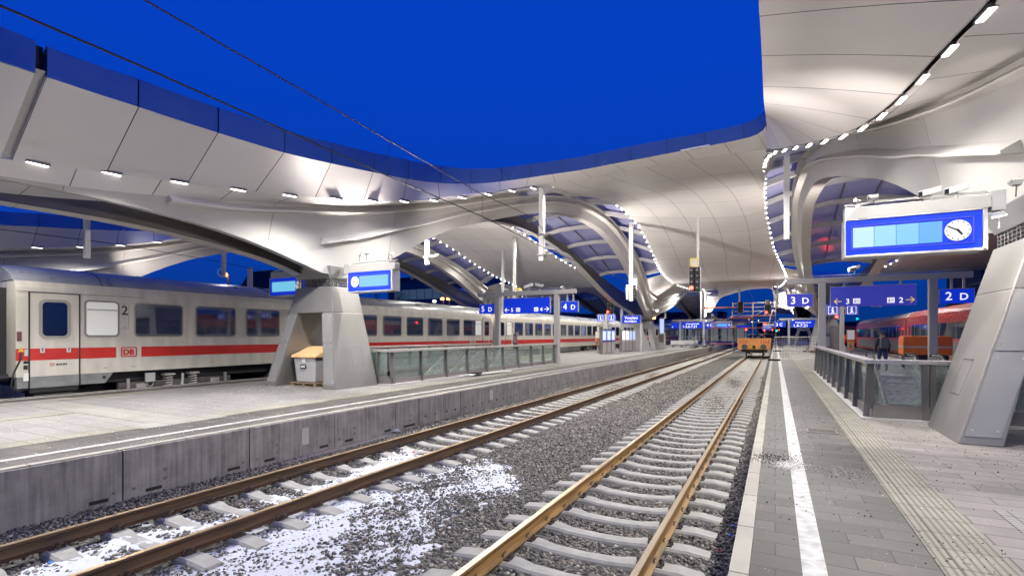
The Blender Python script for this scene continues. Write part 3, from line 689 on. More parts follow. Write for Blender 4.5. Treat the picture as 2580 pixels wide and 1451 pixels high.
def camera_box(loc, yaw, label, grp=None, s=1.):
    t = thing('security_camera', label, 'camera', loc, grp); x, y, z = loc; d = (math.sin(yaw), math.cos(yaw)); p = (d[1], -d[0])
    def F(a, b, c): return (x+d[0]*a*s+p[0]*b*s, y+d[1]*a*s+p[1]*b*s, z+c*s - a*.25*s)
    MB().hexa([F(-.16, -.05, .12), F(.16, -.05, .12), F(.16, .05, .12), F(-.16, .05, .12)], [F(-.16, -.05, .22), F(.16, -.05, .22), F(.16, .05, .22), F(-.16, .05, .22)]).build('camera_body', 'white', t, bevel=.01)
    MB().hexa([F(.161, -.04, .13), F(.165, -.04, .13), F(.165, .04, .13), F(.161, .04, .13)], [F(.161, -.04, .21), F(.165, -.04, .21), F(.165, .04, .21), F(.161, .04, .21)]).build('lens', 'black', t)
    MB().tube([(x, y, z), (x, y, z+.13*s)], .018*s, 6).build('bracket', 'steel_light', t)
    return t
camera_box((2.28, 10.66, 4.47), R(-120), 'white security camera on the large lit board, the left of two', 'cameras on the large board')
camera_box((2.62, 10.66, 4.47), R(-120), 'white security camera on the large lit board, the one nearer the pylon', 'cameras on the large board')
camera_box((3.3, 28.4, 5.12), R(-60), 'white security camera on the gantry beam above the sign 3 and 2', None, 1.6)
camera_box((-13.1, 29, 5.08), R(100), 'pale security camera on the gantry with 5 and 4, tilted down', None, 1.8)
camera_box((-13.9, 29, 5.08), R(-100), 'pale security camera on the gantry with 5 and 4, aimed left', None, 1.8)

# ------------------------------------------------------------------ sign gantries
def gantry(xc, y, sgn, label, zt=5.02, x0=None, x1=None, px=(0, 0)):
    t = thing('sign_gantry', label, 'gantry', (xc, y, .55))
    MB().box(x0, x1, y-.1, y+.14, zt-.27, zt).build('beam', 'steel_grey', t, bevel=.01)
    for p in px:
        MB().box(p-.15, p+.15, y-.10, y+.18, .55, zt-.272).build('post', 'steel_grey', t, bevel=.01)
        MB().box(p-.22, p+.22, y-.112, y+.15, zt-.26, zt-.02).build('joint_plate', 'steel_grey', t)
    m = MB()
    for k in range(2): m.tube([(x0+.1, y+k*.1, zt+.1), (x1-.1, y+k*.1, zt+.1)], .012, 5)
    k = x0+.1
    while k < x1: m.tube([(k, y, zt), (k, y, zt+.1)], .012, 5); k += 1.45
    m.build('cable_rail', 'steel_light', t)
    return t
def sign(x0, x1, y, z0, z1, label, items, m='sign_blue', zb=4.75, hang=2, th=.14, tm='sign_white', side='steel_grey'):
    t = thing('platform_sign', label, 'sign', ((x0+x1)/2, y, z0))
    MB().box(x0, x1, y, y+th, z0, z1).build('sign_panel', m, t)
    fr = MB().box(x0-.02, x1+.02, y+.004, y+th+.02, z1, z1+.025).box(x0-.02, x0, y+.004, y+th+.02, z0, z1).box(x1, x1+.02, y+.004, y+th+.02, z0, z1)
    fr.build('frame', side, t)
    if hang:
        for i in range(hang):
            xx = x0+(x1-x0)*(i+.5)/hang if hang > 2 else x0+(x1-x0)*(.35+.3*i*1.2)
            MB().box(xx-.04, xx+.04, y+.03, y+.11, z1+.025, zb).build('hanger', 'steel_grey', t)
    for it in items:
        if it[0] == 'T': text(it[1], it[2], (it[3], y-.003, it[4]), it[5] if len(it) > 5 else tm, t, bold=it[6] if len(it) > 6 else .004)
        elif it[0] == 'arrow':
            _, xa, za, dr, mm = it; mb = MB(); L = .30; w = .035
            mb.bar((xa, y-.006, za), (xa+dr*L, y-.006, za), w, .006, up=(0, 1, 0))
            for q in (1, -1): mb.bar((xa+dr*L, y-.006, za), (xa+dr*(L-.13), y-.006, za+q*.13), w, .006, up=(0, 1, 0))
            mb.build('arrow', mm, t)
        elif it[0] == 'icon':
            _, xa, za, s_ = it; mb = MB(); mb.box(xa, xa+s_*1.15, y-.006, y-.002, za, za+s_); ic = mb.build('pictogram', tm, t)
            mb = MB(); mb.tube([(xa+s_*.3, y-.009, za+s_*.82), (xa+s_*.3, y-.007, za+s_*.82)], s_*.09, 10)
            mb.box(xa+s_*.2, xa+s_*.4, y-.009, y-.006, za+s_*.1, za+s_*.7).box(xa+s_*.55, xa+s_*.62, y-.009, y-.006, za+s_*.12, za+s_*.88)
            for k in range(3): mb.box(xa+s_*(.66), xa+s_*1.08, y-.009, y-.006, za+s_*(.18+.25*k), za+s_*(.28+.25*k))
            mb.build('figure', m, ic)
        elif it[0] == 'i':
            _, xa, za, s_ = it; mb = MB()
            for q in ((0, s_, 0, .05*s_), (0, s_, .95*s_, s_), (0, .05*s_, 0, s_), (.95*s_, s_, 0, s_)): mb.box(xa+q[0], xa+q[1], y-.006, y-.002, za+q[2], za+q[3])
            mb.disc((xa+s_*.5, y-.005, za+s_*.78), s_*.09, 'y', .006, 12)
            mb.box(xa+.42*s_, xa+.58*s_, y-.008, y-.002, za+.2*s_, za+.62*s_).box(xa+.32*s_, xa+.55*s_, y-.0075, y-.0025, za+.54*s_, za+.62*s_).box(xa+.3*s_, xa+.7*s_, y-.0075, y-.0025, za+.17*s_, za+.25*s_)
            mb.build('pictogram', tm, t)
    return t
YG = 28.5
gantry(XR, YG, 1, 'grey steel gantry over the right platform carrying the signs 3 D and 2 D', x0=.5, x1=7.55, px=(2.0, 6.2))
sign(.52, 1.62, YG, 3.66, 4.27, 'blue sign reading 3 D hanging over the right platform edge', [('T', '3', .50, .66, 3.80), ('T', 'D', .42, 1.15, 3.80)], 'sign_violet', hang=2)
sign(2.36, 5.6, YG, 3.62, 4.55, 'long blue sign with arrows to 3 and 2 under the right gantry', [('arrow', 2.80, 3.86, -1, 'sign_yellow'), ('T', '3', .34, 2.95, 3.74), ('icon', 3.25, 3.74, .24), ('icon', 4.55, 3.74, .24), ('T', '2', .34, 4.98, 3.74), ('arrow', 5.24, 3.86, 1, 'sign_yellow')], 'sign_violet', hang=3)
sign(6.45, 7.6, YG, 3.66, 4.27, 'blue sign reading 2 D at the right end of the gantry', [('T', '2', .50, 6.62, 3.80), ('T', 'D', .42, 7.10, 3.80)], 'sign_blue_lit', hang=2)
gantry(XL, YG, 1, 'grey steel gantry over the left platform carrying the signs 5 D and 4 D', x0=-17.3, x1=-10.5, px=(-15.85, -11.75))
sign(-17.2, -16.1, YG, 3.66, 4.27, 'blue sign reading 5 D at the left end of its gantry', [('T', '5', .50, -17.06, 3.80), ('T', 'D', .40, -16.55, 3.80)], 'sign_blue_lit')
sign(-15.4, -12.2, YG, 3.62, 4.58, 'long bright blue sign with arrows to 5 and 4', [('arrow', -15.0, 3.86, -1, 'sign_white'), ('T', '5', .34, -14.88, 3.74), ('icon', -14.5, 3.74, .24), ('icon', -13.25, 3.74, .24), ('T', '4', .34, -12.85, 3.74), ('arrow', -12.58, 3.86, 1, 'sign_white')], 'sign_blue_lit', hang=3)
sign(-11.45, -10.4, YG, 3.66, 4.27, 'blue sign reading 4 D at the right end of its gantry', [('T', '4', .50, -11.33, 3.80), ('T', 'D', .40, -10.85, 3.80)], 'sign_blue_lit')
# second, distant gantries
for xc, lb in ((XL, '4 C'), (XR, '3 C')):
    pass
YH = 95.
def far_gantry(x0, x1, px, lb): gantry((x0+x1)/2, YH, 1, lb, x0=x0, x1=x1, px=px)
far_gantry(-16.6, -9.5, (-15.2, -11.2), 'distant grey gantry holding the small far sign 4 C')
far_gantry(.6, 7.2, (2.0, 6.1), 'distant grey gantry with the sign 3 C')
sign(-16.8, -15.4, YH, 3.5, 4.5, 'distant small blue sign at the left end of the far gantry', [('T', '5', .4, -16.6, 3.6)], 'sign_blue_lit')
sign(-15.0, -11.4, YH, 3.5, 4.6, 'distant blue sign reading 1-3,6-7,21', [('T', 'Waagner-Biro-Straße', .26, -14.2, 4.2, 'sign_white', .006), ('T', '1-3,6-7,21', .62, -14.8, 3.6, 'sign_white', .008)], 'sign_blue_lit')
sign(-10.9, -9.4, YH, 3.6, 4.5, 'small distant blue sign reading 4 C', [('T', '4 C', .66, -10.7, 3.8, 'sign_white', .006)], 'sign_blue_lit')
sign(-.2, 1.5, YH, 3.6, 4.5, 'distant blue sign reading 3 C', [('T', '3 C', .66, .1, 3.8, 'sign_white', .006)], 'sign_blue_lit')
sign(2.3, 5.8, YH, 3.5, 4.7, 'distant blue sign reading 1,4-7,21', [('T', 'Waagner-Biro-Straße', .26, 2.9, 4.25, 'sign_white', .006), ('T', '1,4-7,21', .66, 2.6, 3.6, 'sign_white', .008)], 'sign_blue_lit')
board(-9.3, -6.9, 97, 'distant pale blue display right of the sign 4 C', True, scr='screen_b', z0=3.7, z1=4.4)
board(-1.9, -.5, 97, 'distant pale blue display left of the sign 3 C', True, scr='screen_b', z0=3.2, z1=3.9)
# info signs on posts
def info_post(x, y, label, lbl2, m):
    t = thing('signpost', label, 'post', (x, y, .55)); MB().box(x-.12, x+.12, y, y+.22, .55, 4.3).build('post', 'steel_grey', t)
    for k, sx_ in enumerate((-.86, .2)):
        sign(x+sx_, x+sx_+.66, y-.04, 3.62, 4.25, lbl2[k], [('i', x+sx_+.08, 3.67, .5)], m, hang=0)
info_post(3.95, 40, 'grey post carrying two i signs beyond the right gantry', ('violet sign with white i left of its post', 'violet sign with white i right of its post'), 'sign_violet')
info_post(-14.45, 47.5, 'grey post carrying two i signs beside the timetable cases', ('bright blue sign with white i left of its post', 'bright blue sign with white i right of its post'), 'sign_blue_lit')
sign(-14.1, -12.2, 52, 3.5, 4.3, 'bright blue sign reading Vorplatz next to the i signs', [('T', 'Vorplatz', .40, -13.85, 3.92, 'sign_white', .004), ('T', 'Bahnhofplatz', .24, -13.85, 3.62, 'sign_white', .004)], 'sign_blue_lit', hang=0)
tag(MB().box(-14.35, -14.1, 52.2, 52.4, .55, 5.0).build('sign_post', 'steel_grey'), 'slim grey post left of the bright blue Vorplatz sign', 'post')
tag(MB().box(-12.3, -12.1, 52.2, 52.4, .55, 3.5).build('sign_post', 'steel_grey'), 'slim grey post below the right end of the Vorplatz sign', 'post')
# ------------------------------------------------------------------ ground, ballast, tracks, platforms
def pavemat(name, col, bw, rh, rough=.75, var=.25, dirt=.3, off=.5, mort=.006, ribs=None, bump=.5, rot=False, gloss=None):
    m, t, b = newmat(name); MATS[name] = m
    g = t.nodes.new('ShaderNodeTexCoord'); mp = t.nodes.new('ShaderNodeMapping'); t.links.new(g.outputs['Object'], mp.inputs[0])
    if rot: mp.inputs['Rotation'].default_value = (0, 0, R(90))
    br = t.nodes.new('ShaderNodeTexBrick'); br.inputs['Scale'].default_value = 1; br.inputs['Brick Width'].default_value = bw; br.inputs['Row Height'].default_value = rh
    br.inputs['Mortar Size'].default_value = mort; br.inputs['Mortar Smooth'].default_value = .1; br.offset = off
    br.inputs['Color1'].default_value = (*[c*(1-var) for c in col], 1); br.inputs['Color2'].default_value = (*[c*(1+var) for c in col], 1); br.inputs['Mortar'].default_value = (*[c*.28 for c in col], 1)
    br.inputs['Bias'].default_value = 0
    t.links.new(mp.outputs[0], br.inputs[0])
    n = t.nodes.new('ShaderNodeTexNoise'); n.inputs['Scale'].default_value = 1.1; n.inputs['Detail'].default_value = 9; n.inputs['Roughness'].default_value = .65; t.links.new(g.outputs['Object'], n.inputs[0])
    r = t.nodes.new('ShaderNodeMapRange'); r.inputs['From Min'].default_value = .3; r.inputs['From Max'].default_value = .7; r.inputs['To Min'].default_value = 1-dirt; r.inputs['To Max'].default_value = 1+dirt*.7; t.links.new(n.outputs[0], r.inputs[0])
    sc = t.nodes.new('ShaderNodeVectorMath'); sc.operation = 'SCALE'; t.links.new(br.outputs['Color'], sc.inputs[0]); t.links.new(r.outputs[0], sc.inputs['Scale'])
    # grit and salt specks
    v = t.nodes.new('ShaderNodeTexVoronoi'); v.inputs['Scale'].default_value = 28; t.links.new(g.outputs['Object'], v.inputs[0])
    lt = t.nodes.new('ShaderNodeMath'); lt.operation = 'LESS_THAN'; lt.inputs[1].default_value = .11; t.links.new(v.outputs['Distance'], lt.inputs[0])
    n3 = t.nodes.new('ShaderNodeTexNoise'); n3.inputs['Scale'].default_value = 2.2; n3.inputs['Detail'].default_value = 3; t.links.new(g.outputs['Object'], n3.inputs[0])
    gt = t.nodes.new('ShaderNodeMath'); gt.operation = 'GREATER_THAN'; gt.inputs[1].default_value = .56; t.links.new(n3.outputs[0], gt.inputs[0])
    mu = t.nodes.new('ShaderNodeMath'); mu.operation = 'MULTIPLY'; t.links.new(lt.outputs[0], mu.inputs[0]); t.links.new(gt.outputs[0], mu.inputs[1])
    mx = t.nodes.new('ShaderNodeMix'); mx.data_type = 'RGBA'; t.links.new(mu.outputs[0], mx.inputs[0]); t.links.new(sc.outputs[0], mx.inputs[6])
    hs = t.nodes.new('ShaderNodeMapRange'); t.links.new(v.outputs['Color'], hs.inputs[0]); hs.inputs['To Min'].default_value = .02; hs.inputs['To Max'].default_value = .65
    cb = t.nodes.new('ShaderNodeCombineColor'); [t.links.new(hs.outputs[0], cb.inputs[i]) for i in range(3)]; t.links.new(cb.outputs[0], mx.inputs[7])
    t.links.new(mx.outputs[2], b.inputs['Base Color'])
    rr = t.nodes.new('ShaderNodeMapRange'); rr.inputs['To Min'].default_value = rough-.2; rr.inputs['To Max'].default_value = rough+.15; t.links.new(n.outputs[0], rr.inputs[0]); t.links.new(rr.outputs[0], b.inputs['Roughness'])
    fine = t.nodes.new('ShaderNodeTexNoise'); fine.inputs['Scale'].default_value = 90; t.links.new(g.outputs['Object'], fine.inputs[0])
    h = t.nodes.new('ShaderNodeMath'); h.operation = 'SUBTRACT'; f2 = t.nodes.new('ShaderNodeMath'); f2.operation = 'MULTIPLY'; f2.inputs[1].default_value = .25; t.links.new(fine.outputs[0], f2.inputs[0])
    t.links.new(f2.outputs[0], h.inputs[0]); t.links.new(br.outputs['Fac'], h.inputs[1])
    last = h.outputs[0]
    if ribs:
        sx = t.nodes.new('ShaderNodeSeparateXYZ'); t.links.new(g.outputs['Object'], sx.inputs[0])
        md = t.nodes.new('ShaderNodeMath'); md.operation = 'PINGPONG'; md.inputs[1].default_value = ribs[1]/2; t.links.new(sx.outputs[ribs[0]], md.inputs[0])
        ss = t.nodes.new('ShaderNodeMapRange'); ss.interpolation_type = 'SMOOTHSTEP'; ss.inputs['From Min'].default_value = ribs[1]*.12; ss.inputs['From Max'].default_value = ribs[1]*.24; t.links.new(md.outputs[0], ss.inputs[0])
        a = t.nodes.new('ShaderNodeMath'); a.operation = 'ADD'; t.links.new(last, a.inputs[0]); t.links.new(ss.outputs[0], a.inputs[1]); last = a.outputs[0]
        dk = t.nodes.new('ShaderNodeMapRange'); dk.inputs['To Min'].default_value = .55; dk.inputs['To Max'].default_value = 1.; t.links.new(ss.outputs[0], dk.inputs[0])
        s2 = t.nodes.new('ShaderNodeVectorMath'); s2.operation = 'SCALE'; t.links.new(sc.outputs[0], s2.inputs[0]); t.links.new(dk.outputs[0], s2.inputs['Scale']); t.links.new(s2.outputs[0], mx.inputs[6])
    bp = t.nodes.new('ShaderNodeBump'); bp.inputs['Strength'].default_value = bump; bp.inputs['Distance'].default_value = .012; t.links.new(last, bp.inputs['Height']); t.links.new(bp.outputs[0], b.inputs['Normal'])
    return m
pavemat('pave_dark', (.064, .057, .048), .54, .262, rough=.6, var=.34, dirt=.6)
pavemat('pave_light', (.205, .187, .172), .80, .262, var=.12, dirt=.3)
pavemat('pave_mid', (.19, .182, .172), .60, .40, var=.06, dirt=.2)
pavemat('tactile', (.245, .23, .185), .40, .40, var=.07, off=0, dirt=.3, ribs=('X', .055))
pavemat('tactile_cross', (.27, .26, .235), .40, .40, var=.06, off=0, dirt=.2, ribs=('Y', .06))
pavemat('kerb', (.34, .32, .27), 1.0, 1.0, var=.05, off=0, dirt=.2, mort=.01)
mat('line_paint', (.46, .455, .43), .6, noise=.45, nscale=9, bump=.2, bscale=60)

# ballast: broken stone under and between the tracks
def ballast_mat():
    m, t, b = newmat('ballast'); MATS['ballast'] = m
    g = t.nodes.new('ShaderNodeTexCoord')
    v = t.nodes.new('ShaderNodeTexVoronoi'); v.inputs['Scale'].default_value = 17; t.links.new(g.outputs['Object'], v.inputs[0])
    s = t.nodes.new('ShaderNodeSeparateColor'); t.links.new(v.outputs['Color'], s.inputs[0])
    r = t.nodes.new('ShaderNodeValToRGB'); e = r.color_ramp.elements; e[0].color = (.05, .047, .045, 1); e[1].color = (.24, .23, .205, 1)
    k = e.new(.6); k.color = (.12, .115, .10, 1); t.links.new(s.outputs[0], r.inputs[0])
    dk = t.nodes.new('ShaderNodeMapRange'); dk.inputs['From Max'].default_value = .5; dk.inputs['To Min'].default_value = 1.1; dk.inputs['To Max'].default_value = .45; t.links.new(v.outputs['Distance'], dk.inputs[0])
    n = t.nodes.new('ShaderNodeTexNoise'); n.inputs['Scale'].default_value = .35; n.inputs['Detail'].default_value = 4; t.links.new(g.outputs['Object'], n.inputs[0])
    nr = t.nodes.new('ShaderNodeMapRange'); nr.inputs['From Min'].default_value = .3; nr.inputs['From Max'].default_value = .7; nr.inputs['To Min'].default_value = .8; nr.inputs['To Max'].default_value = 1.3; t.links.new(n.outputs[0], nr.inputs[0])
    mu = t.nodes.new('ShaderNodeMath'); mu.operation = 'MULTIPLY'; t.links.new(dk.outputs[0], mu.inputs[0]); t.links.new(nr.outputs[0], mu.inputs[1])
    sc = t.nodes.new('ShaderNodeVectorMath'); sc.operation = 'SCALE'; t.links.new(r.outputs[0], sc.inputs[0]); t.links.new(mu.outputs[0], sc.inputs['Scale']); t.links.new(sc.outputs[0], b.inputs['Base Color'])
    b.inputs['Roughness'].default_value = .85
    bp = t.nodes.new('ShaderNodeBump'); bp.inputs['Strength'].default_value = 1.; bp.inputs['Distance'].default_value = .03; bp.invert = True; t.links.new(v.outputs['Distance'], bp.inputs['Height']); t.links.new(bp.outputs[0], b.inputs['Normal'])
ballast_mat()
struct('ground', MB().box(-400, 400, -60, 700, -.8, -.42), mat('earth', (.05, .05, .05), .9, noise=.3, nscale=.3))
def sheet(x0, x1, y0, y1, z, nx, ny, f):
    return MB().grid([[(x0+(x1-x0)*i/nx, y0+(y1-y0)*j/ny, z+f(x0+(x1-x0)*i/nx, y0+(y1-y0)*j/ny)) for i in range(nx+1)] for j in range(ny+1)])
X3, X4 = -1.94, -6.65
def bed(x, y): return .02*math.sin(x*3.1+y*.7)+.015*math.sin(y*2.3-x)
struct('ballast_bed', sheet(-8.9, -.28, -8, 160, -.255, 30, 300, bed), 'ballast')
struct('ballast_bed', sheet(-27, -18.3, -8, 160, -.26, 4, 10, lambda x, y: 0), 'ballast')
struct('ballast_bed', sheet(9.3, 24, -8, 160, -.26, 4, 10, lambda x, y: 0), 'ballast')

# real stones near the camera
phi = (1+5**.5)/2
ICO = np.array([(-1,phi,0),(1,phi,0),(-1,-phi,0),(1,-phi,0),(0,-1,phi),(0,1,phi),(0,-1,-phi),(0,1,-phi),(phi,0,-1),(phi,0,1),(-phi,0,-1),(-phi,0,1)], float)/1.9
ICF = np.array([(0,11,5),(0,5,1),(0,1,7),(0,7,10),(0,10,11),(1,5,9),(5,11,4),(11,10,2),(10,7,6),(7,1,8),(3,9,4),(3,4,2),(3,2,6),(3,6,8),(3,8,9),(4,9,5),(2,4,11),(6,2,10),(8,6,7),(9,8,1)])
def rocks(name, P, rad, label, mt='stone', cat='ballast'):
    n = len(P); V = np.repeat(ICO[None], n, 0)
    V = V * (1 + rng.uniform(-.28, .28, (n, 12, 1)))
    V = V * rng.uniform(.65, 1.25, (n, 1, 3))
    a, b_ = rng.uniform(0, 6.28, n), rng.uniform(-.9, .9, n)
    ca, sa, cb, sb = np.cos(a), np.sin(a), np.cos(b_), np.sin(b_)
    x = V[..., 0]*ca[:, None]-V[..., 1]*sa[:, None]; y = V[..., 0]*sa[:, None]+V[..., 1]*ca[:, None]; z = V[..., 2]
    y2 = y*cb[:, None]-z*sb[:, None]; z2 = y*sb[:, None]+z*cb[:, None]
    V = np.stack([x, y2, z2*.8], -1)*rad[:, None, None] + P[:, None, :]
    F = (ICF[None] + 12*np.arange(n)[:, None, None]).reshape(-1, 3)
    me = bpy.data.meshes.new(name); me.vertices.add(n*12); me.vertices.foreach_set('co', V.reshape(-1).astype(np.float32))
    me.loops.add(len(F)*3); me.loops.foreach_set('vertex_index', F.reshape(-1).astype(np.int32))
    me.polygons.add(len(F)); me.polygons.foreach_set('loop_start', np.arange(0, len(F)*3, 3, dtype=np.int32)); me.polygons.foreach_set('loop_total', np.full(len(F), 3, np.int32))
    at_ = me.attributes.new('shade', 'FLOAT', 'FACE'); at_.data.foreach_set('value', np.repeat(rng.random(n), 20).astype(np.float32))
    me.update(calc_edges=True); me.materials.append(MATS[mt]); o = bpy.data.objects.new(name, me); C.objects.link(o)
    tag(o, label, cat, kind='stuff'); return o
def stone_mat():
    m, t, b = newmat('stone'); MATS['stone'] = m
    a = t.nodes.new('ShaderNodeAttribute'); a.attribute_name = 'shade'
    r = t.nodes.new('ShaderNodeValToRGB'); e = r.color_ramp.elements; e[0].color = (.05, .046, .043, 1); e[1].color = (.40, .375, .33, 1)
    for p, c in ((.35, (.105, .10, .094, 1)), (.7, (.185, .173, .150, 1)), (.9, (.23, .19, .145, 1))): k = e.new(p); k.color = c
    t.links.new(a.outputs['Fac'], r.inputs[0]); t.links.new(r.outputs[0], b.inputs['Base Color']); b.inputs['Roughness'].default_value = .8
stone_mat()
def scatter(n, x0, x1, y0, y1, keep):
    P = np.stack([rng.uniform(x0, x1, n), rng.uniform(y0, y1, n)], -1); return P[keep(P[:, 0], P[:, 1])]
def vis(x, y):            # only what the view can reach
    D = -x*math.sin(YAW)+y*math.cos(YAW); u = (x*math.cos(YAW)+y*math.sin(YAW))/np.maximum(D, .01)
    return (D > 4.2) & (u > -1.08)
def slp(x, y):            # where sleepers or rails lie the stones sit lower
    k = np.zeros_like(x, bool)
    for xc, off in ((X3, .1), (X4, .35)):
        q = (y-off) % .6; k |= (np.abs(x-xc) < 1.30) & (np.minimum(q, .6-q) < .145)
        for r_ in (-.75, .75): k |= np.abs(x-xc-r_) < .09
    return k
snow_in = lambda x, y: (y < 8.9) & (x > -7.25) & (x < -3.75 - .25*np.sin(y*1.3) - np.maximum(0, y-7.4)*1.0)
parts = []
for n, ya, yb, rr in ((150000, .5, 10, .0215), (90000, 10, 19, .027), (50000, 19, 34, .037)):
    P = scatter(n, -8.75, -.33, ya, yb, lambda x, y: vis(x, y) & ~slp(x, y)); parts.append((P, np.full(len(P), rr)))
P = np.concatenate([p for p, _ in parts]); rad = np.concatenate([r for _, r in parts]) * rng.uniform(.6, 1.35, len(P))
z = -.25 + rng.uniform(-.03, .022, len(P)) + .02*np.sin(P[:, 0]*3.1+P[:, 1]*.7)
z += .05*np.clip(1-(P[:, 0]+.30)/-.45, 0, 1)         # banked up against the platform wall
z += .03*np.exp(-((P[:, 0]+4.3)/1.0)**2)*np.clip((P[:, 1]-7.5)/3, 0, 1)
s_in = snow_in(P[:, 0], P[:, 1]); pr = np.where(np.abs(P[:, 0]-X4) < .7, .45, .80) + (.16*np.sin(P[:, 0]*4.1+P[:, 1]*2.3)+.14*np.sin(P[:, 0]*9.7-P[:, 1]*7.1+1.)+.14*np.sin(P[:, 0]*15.3+P[:, 1]*17.9))
z = np.where(s_in & (rng.random(len(P)) < pr), z-.06, z+np.where(s_in, .012, 0))
P3 = scatter(26000, -7.2, -3.7, .5, 9.0, lambda x, y: vis(x, y) & ~slp(x, y) & snow_in(x, y))
P = np.concatenate([P, P3]); z = np.concatenate([z, -.232+rng.uniform(-.012, .02, len(P3))]); rad = np.concatenate([rad, rng.uniform(.008, .02, len(P3))])
rocks('ballast_stones', np.column_stack([P, z]), rad, 'grey broken ballast stones between and beside the rails')
# snow lying over part of the stones
def fbm(x, y):
    return (math.sin(x*2.1+y*1.3)*.35+math.sin(x*5.3-y*3.7+1)*.22+math.sin(x*9.7+y*7.9)*.18+math.sin(x*17-y*13+2)*.14+math.sin(x*29+y*31)*.11)
nx, ny = 150, 260; vv = []
jit = rng.normal(0, .0055, (ny+1, nx+1))
for j in range(ny+1):
    row = []
    for i in range(nx+1):
        x = -8.7+5.4*i/nx; y = .3+9.2*j/ny
        edge = min((x+7.2)*1.2, -3.75-.25*math.sin(y*1.3)-max(0, y-7.4)*1.0 - x, 8.9-y)
        edge += .55*fbm(x*1.3+3, y*1.9)
        h = -.221 + .024*fbm(x, y) + (.006 if abs(x-X4) < .6 else 0) + jit[j, i] - max(0, .5-edge)*.075 - 0
        for r_ in (-.75, .75): h -= .03*math.exp(-((x-X4-r_)/.13)**2)
        row.append((x, y, h))
    vv.append(row)
m, t, b = newmat('snow'); MATS['snow'] = m; b.inputs['Base Color'].default_value = (.54, .565, .61, 1); b.inputs['Roughness'].default_value = .75
g = t.nodes.new('ShaderNodeTexCoord'); n = t.nodes.new('ShaderNodeTexNoise'); n.inputs['Scale'].default_value = 22; n.inputs['Detail'].default_value = 6; t.links.new(g.outputs['Object'], n.inputs[0])
bp = t.nodes.new('ShaderNodeBump'); bp.inputs['Strength'].default_value = .5; bp.inputs['Distance'].default_value = .02; t.links.new(n.outputs[0], bp.inputs['Height']); t.links.new(bp.outputs[0], b.inputs['Normal'])
tag(MB().grid(vv).build('snow_cover', 'snow', smooth=True), 'patchy white snow lying on the stones around the left track', 'snow', kind='stuff')

# grit and road salt strewn over the paving
mat('salt', (.62, .60, .55), .9); mat('grit_dark', (.05, .045, .04), .9)
def strewn(n, x0, x1, y0, y1, r0, r1, nm, label, mt, spots=()):
    P2 = scatter(n, x0, x1, y0, y1, vis)
    for sx, sy, sr, m_ in spots: P2 = np.concatenate([P2, np.column_stack([rng.normal(sx, sr, m_), rng.normal(sy, sr*1.3, m_)])])
    rocks(nm, np.column_stack([P2, np.full(len(P2), .557)]), rng.uniform(r0, r1, len(P2)), label, mt, 'grit')
strewn(900, -.25, 4.5, 3, 16, .004, .009, 'loose_grit', 'dark loose grit strewn over the right platform paving', 'grit_dark', ((-.02, 7.9, .16, 420), (1.3, 5.2, .2, 60)))
strewn(500, -.25, 4.5, 3, 16, .004, .009, 'road_salt', 'white road salt grains on the right platform, thickest at the white line', 'salt', ((.14, 7.6, .10, 900), (.75, 7.5, .12, 120)))
strewn(1500, -14, -8.8, 1.5, 20, .004, .009, 'road_salt', 'white road salt grains strewn along the left platform', 'salt', ((-14.2, 11.3, .8, 900),))
# rails and sleepers
def rail_mat(name, side, top):
    m, t, b = newmat(name); MATS[name] = m
    ge = t.nodes.new('ShaderNodeNewGeometry'); s = t.nodes.new('ShaderNodeSeparateXYZ'); t.links.new(ge.outputs['Position'], s.inputs[0])
    st = t.nodes.new('ShaderNodeMapRange'); st.inputs['From Min'].default_value = -.010; st.inputs['From Max'].default_value = -.003; t.links.new(s.outputs['Z'], st.inputs[0])
    n = t.nodes.new('ShaderNodeTexNoise'); n.inputs['Scale'].default_value = 9; n.inputs['Detail'].default_value = 8
    mp = t.nodes.new('ShaderNodeMapping'); mp.inputs['Scale'].default_value = (1, .15, 3); t.links.new(ge.outputs['Position'], mp.inputs[0]); t.links.new(mp.outputs[0], n.inputs[0])
    rp = t.nodes.new('ShaderNodeValToRGB'); e = rp.color_ramp.elements; e[0].position = .3; e[0].color = (*[c*.5 for c in side], 1); e[1].position = .72; e[1].color = (*[min(1, c*1.7) for c in side], 1); t.links.new(n.outputs[0], rp.inputs[0])
    mx = t.nodes.new('ShaderNodeMix'); mx.data_type = 'RGBA'; t.links.new(st.outputs[0], mx.inputs[0]); t.links.new(rp.outputs[0], mx.inputs[6]); mx.inputs[7].default_value = (*top, 1); t.links.new(mx.outputs[2], b.inputs['Base Color'])
    t.links.new(st.outputs[0], b.inputs['Metallic']); r2 = t.nodes.new('ShaderNodeMapRange'); r2.inputs['To Min'].default_value = .6; r2.inputs['To Max'].default_value = .33; t.links.new(st.outputs[0], r2.inputs[0]); t.links.new(r2.outputs[0], b.inputs['Roughness'])
rail_mat('rail_a', (.18, .10, .03), (.62, .52, .36)); rail_mat('rail_b', (.060, .030, .013), (.48, .34, .18))
RP = [(-.075,-.172),(.075,-.172),(.075,-.160),(.02,-.148),(.0095,-.125),(.0095,-.052),(.036,-.038),(.036,-.010),(.026,-.001),(-.026,-.001),(-.036,-.010),(-.036,-.038),(-.0095,-.052),(-.0095,-.125),(-.02,-.148),(-.075,-.160)]
mat('sleeper', (.33, .32, .29), .8, noise=.22, nscale=5, bump=.3, bscale=50)
mat('clip', (.045, .032, .025), .6)
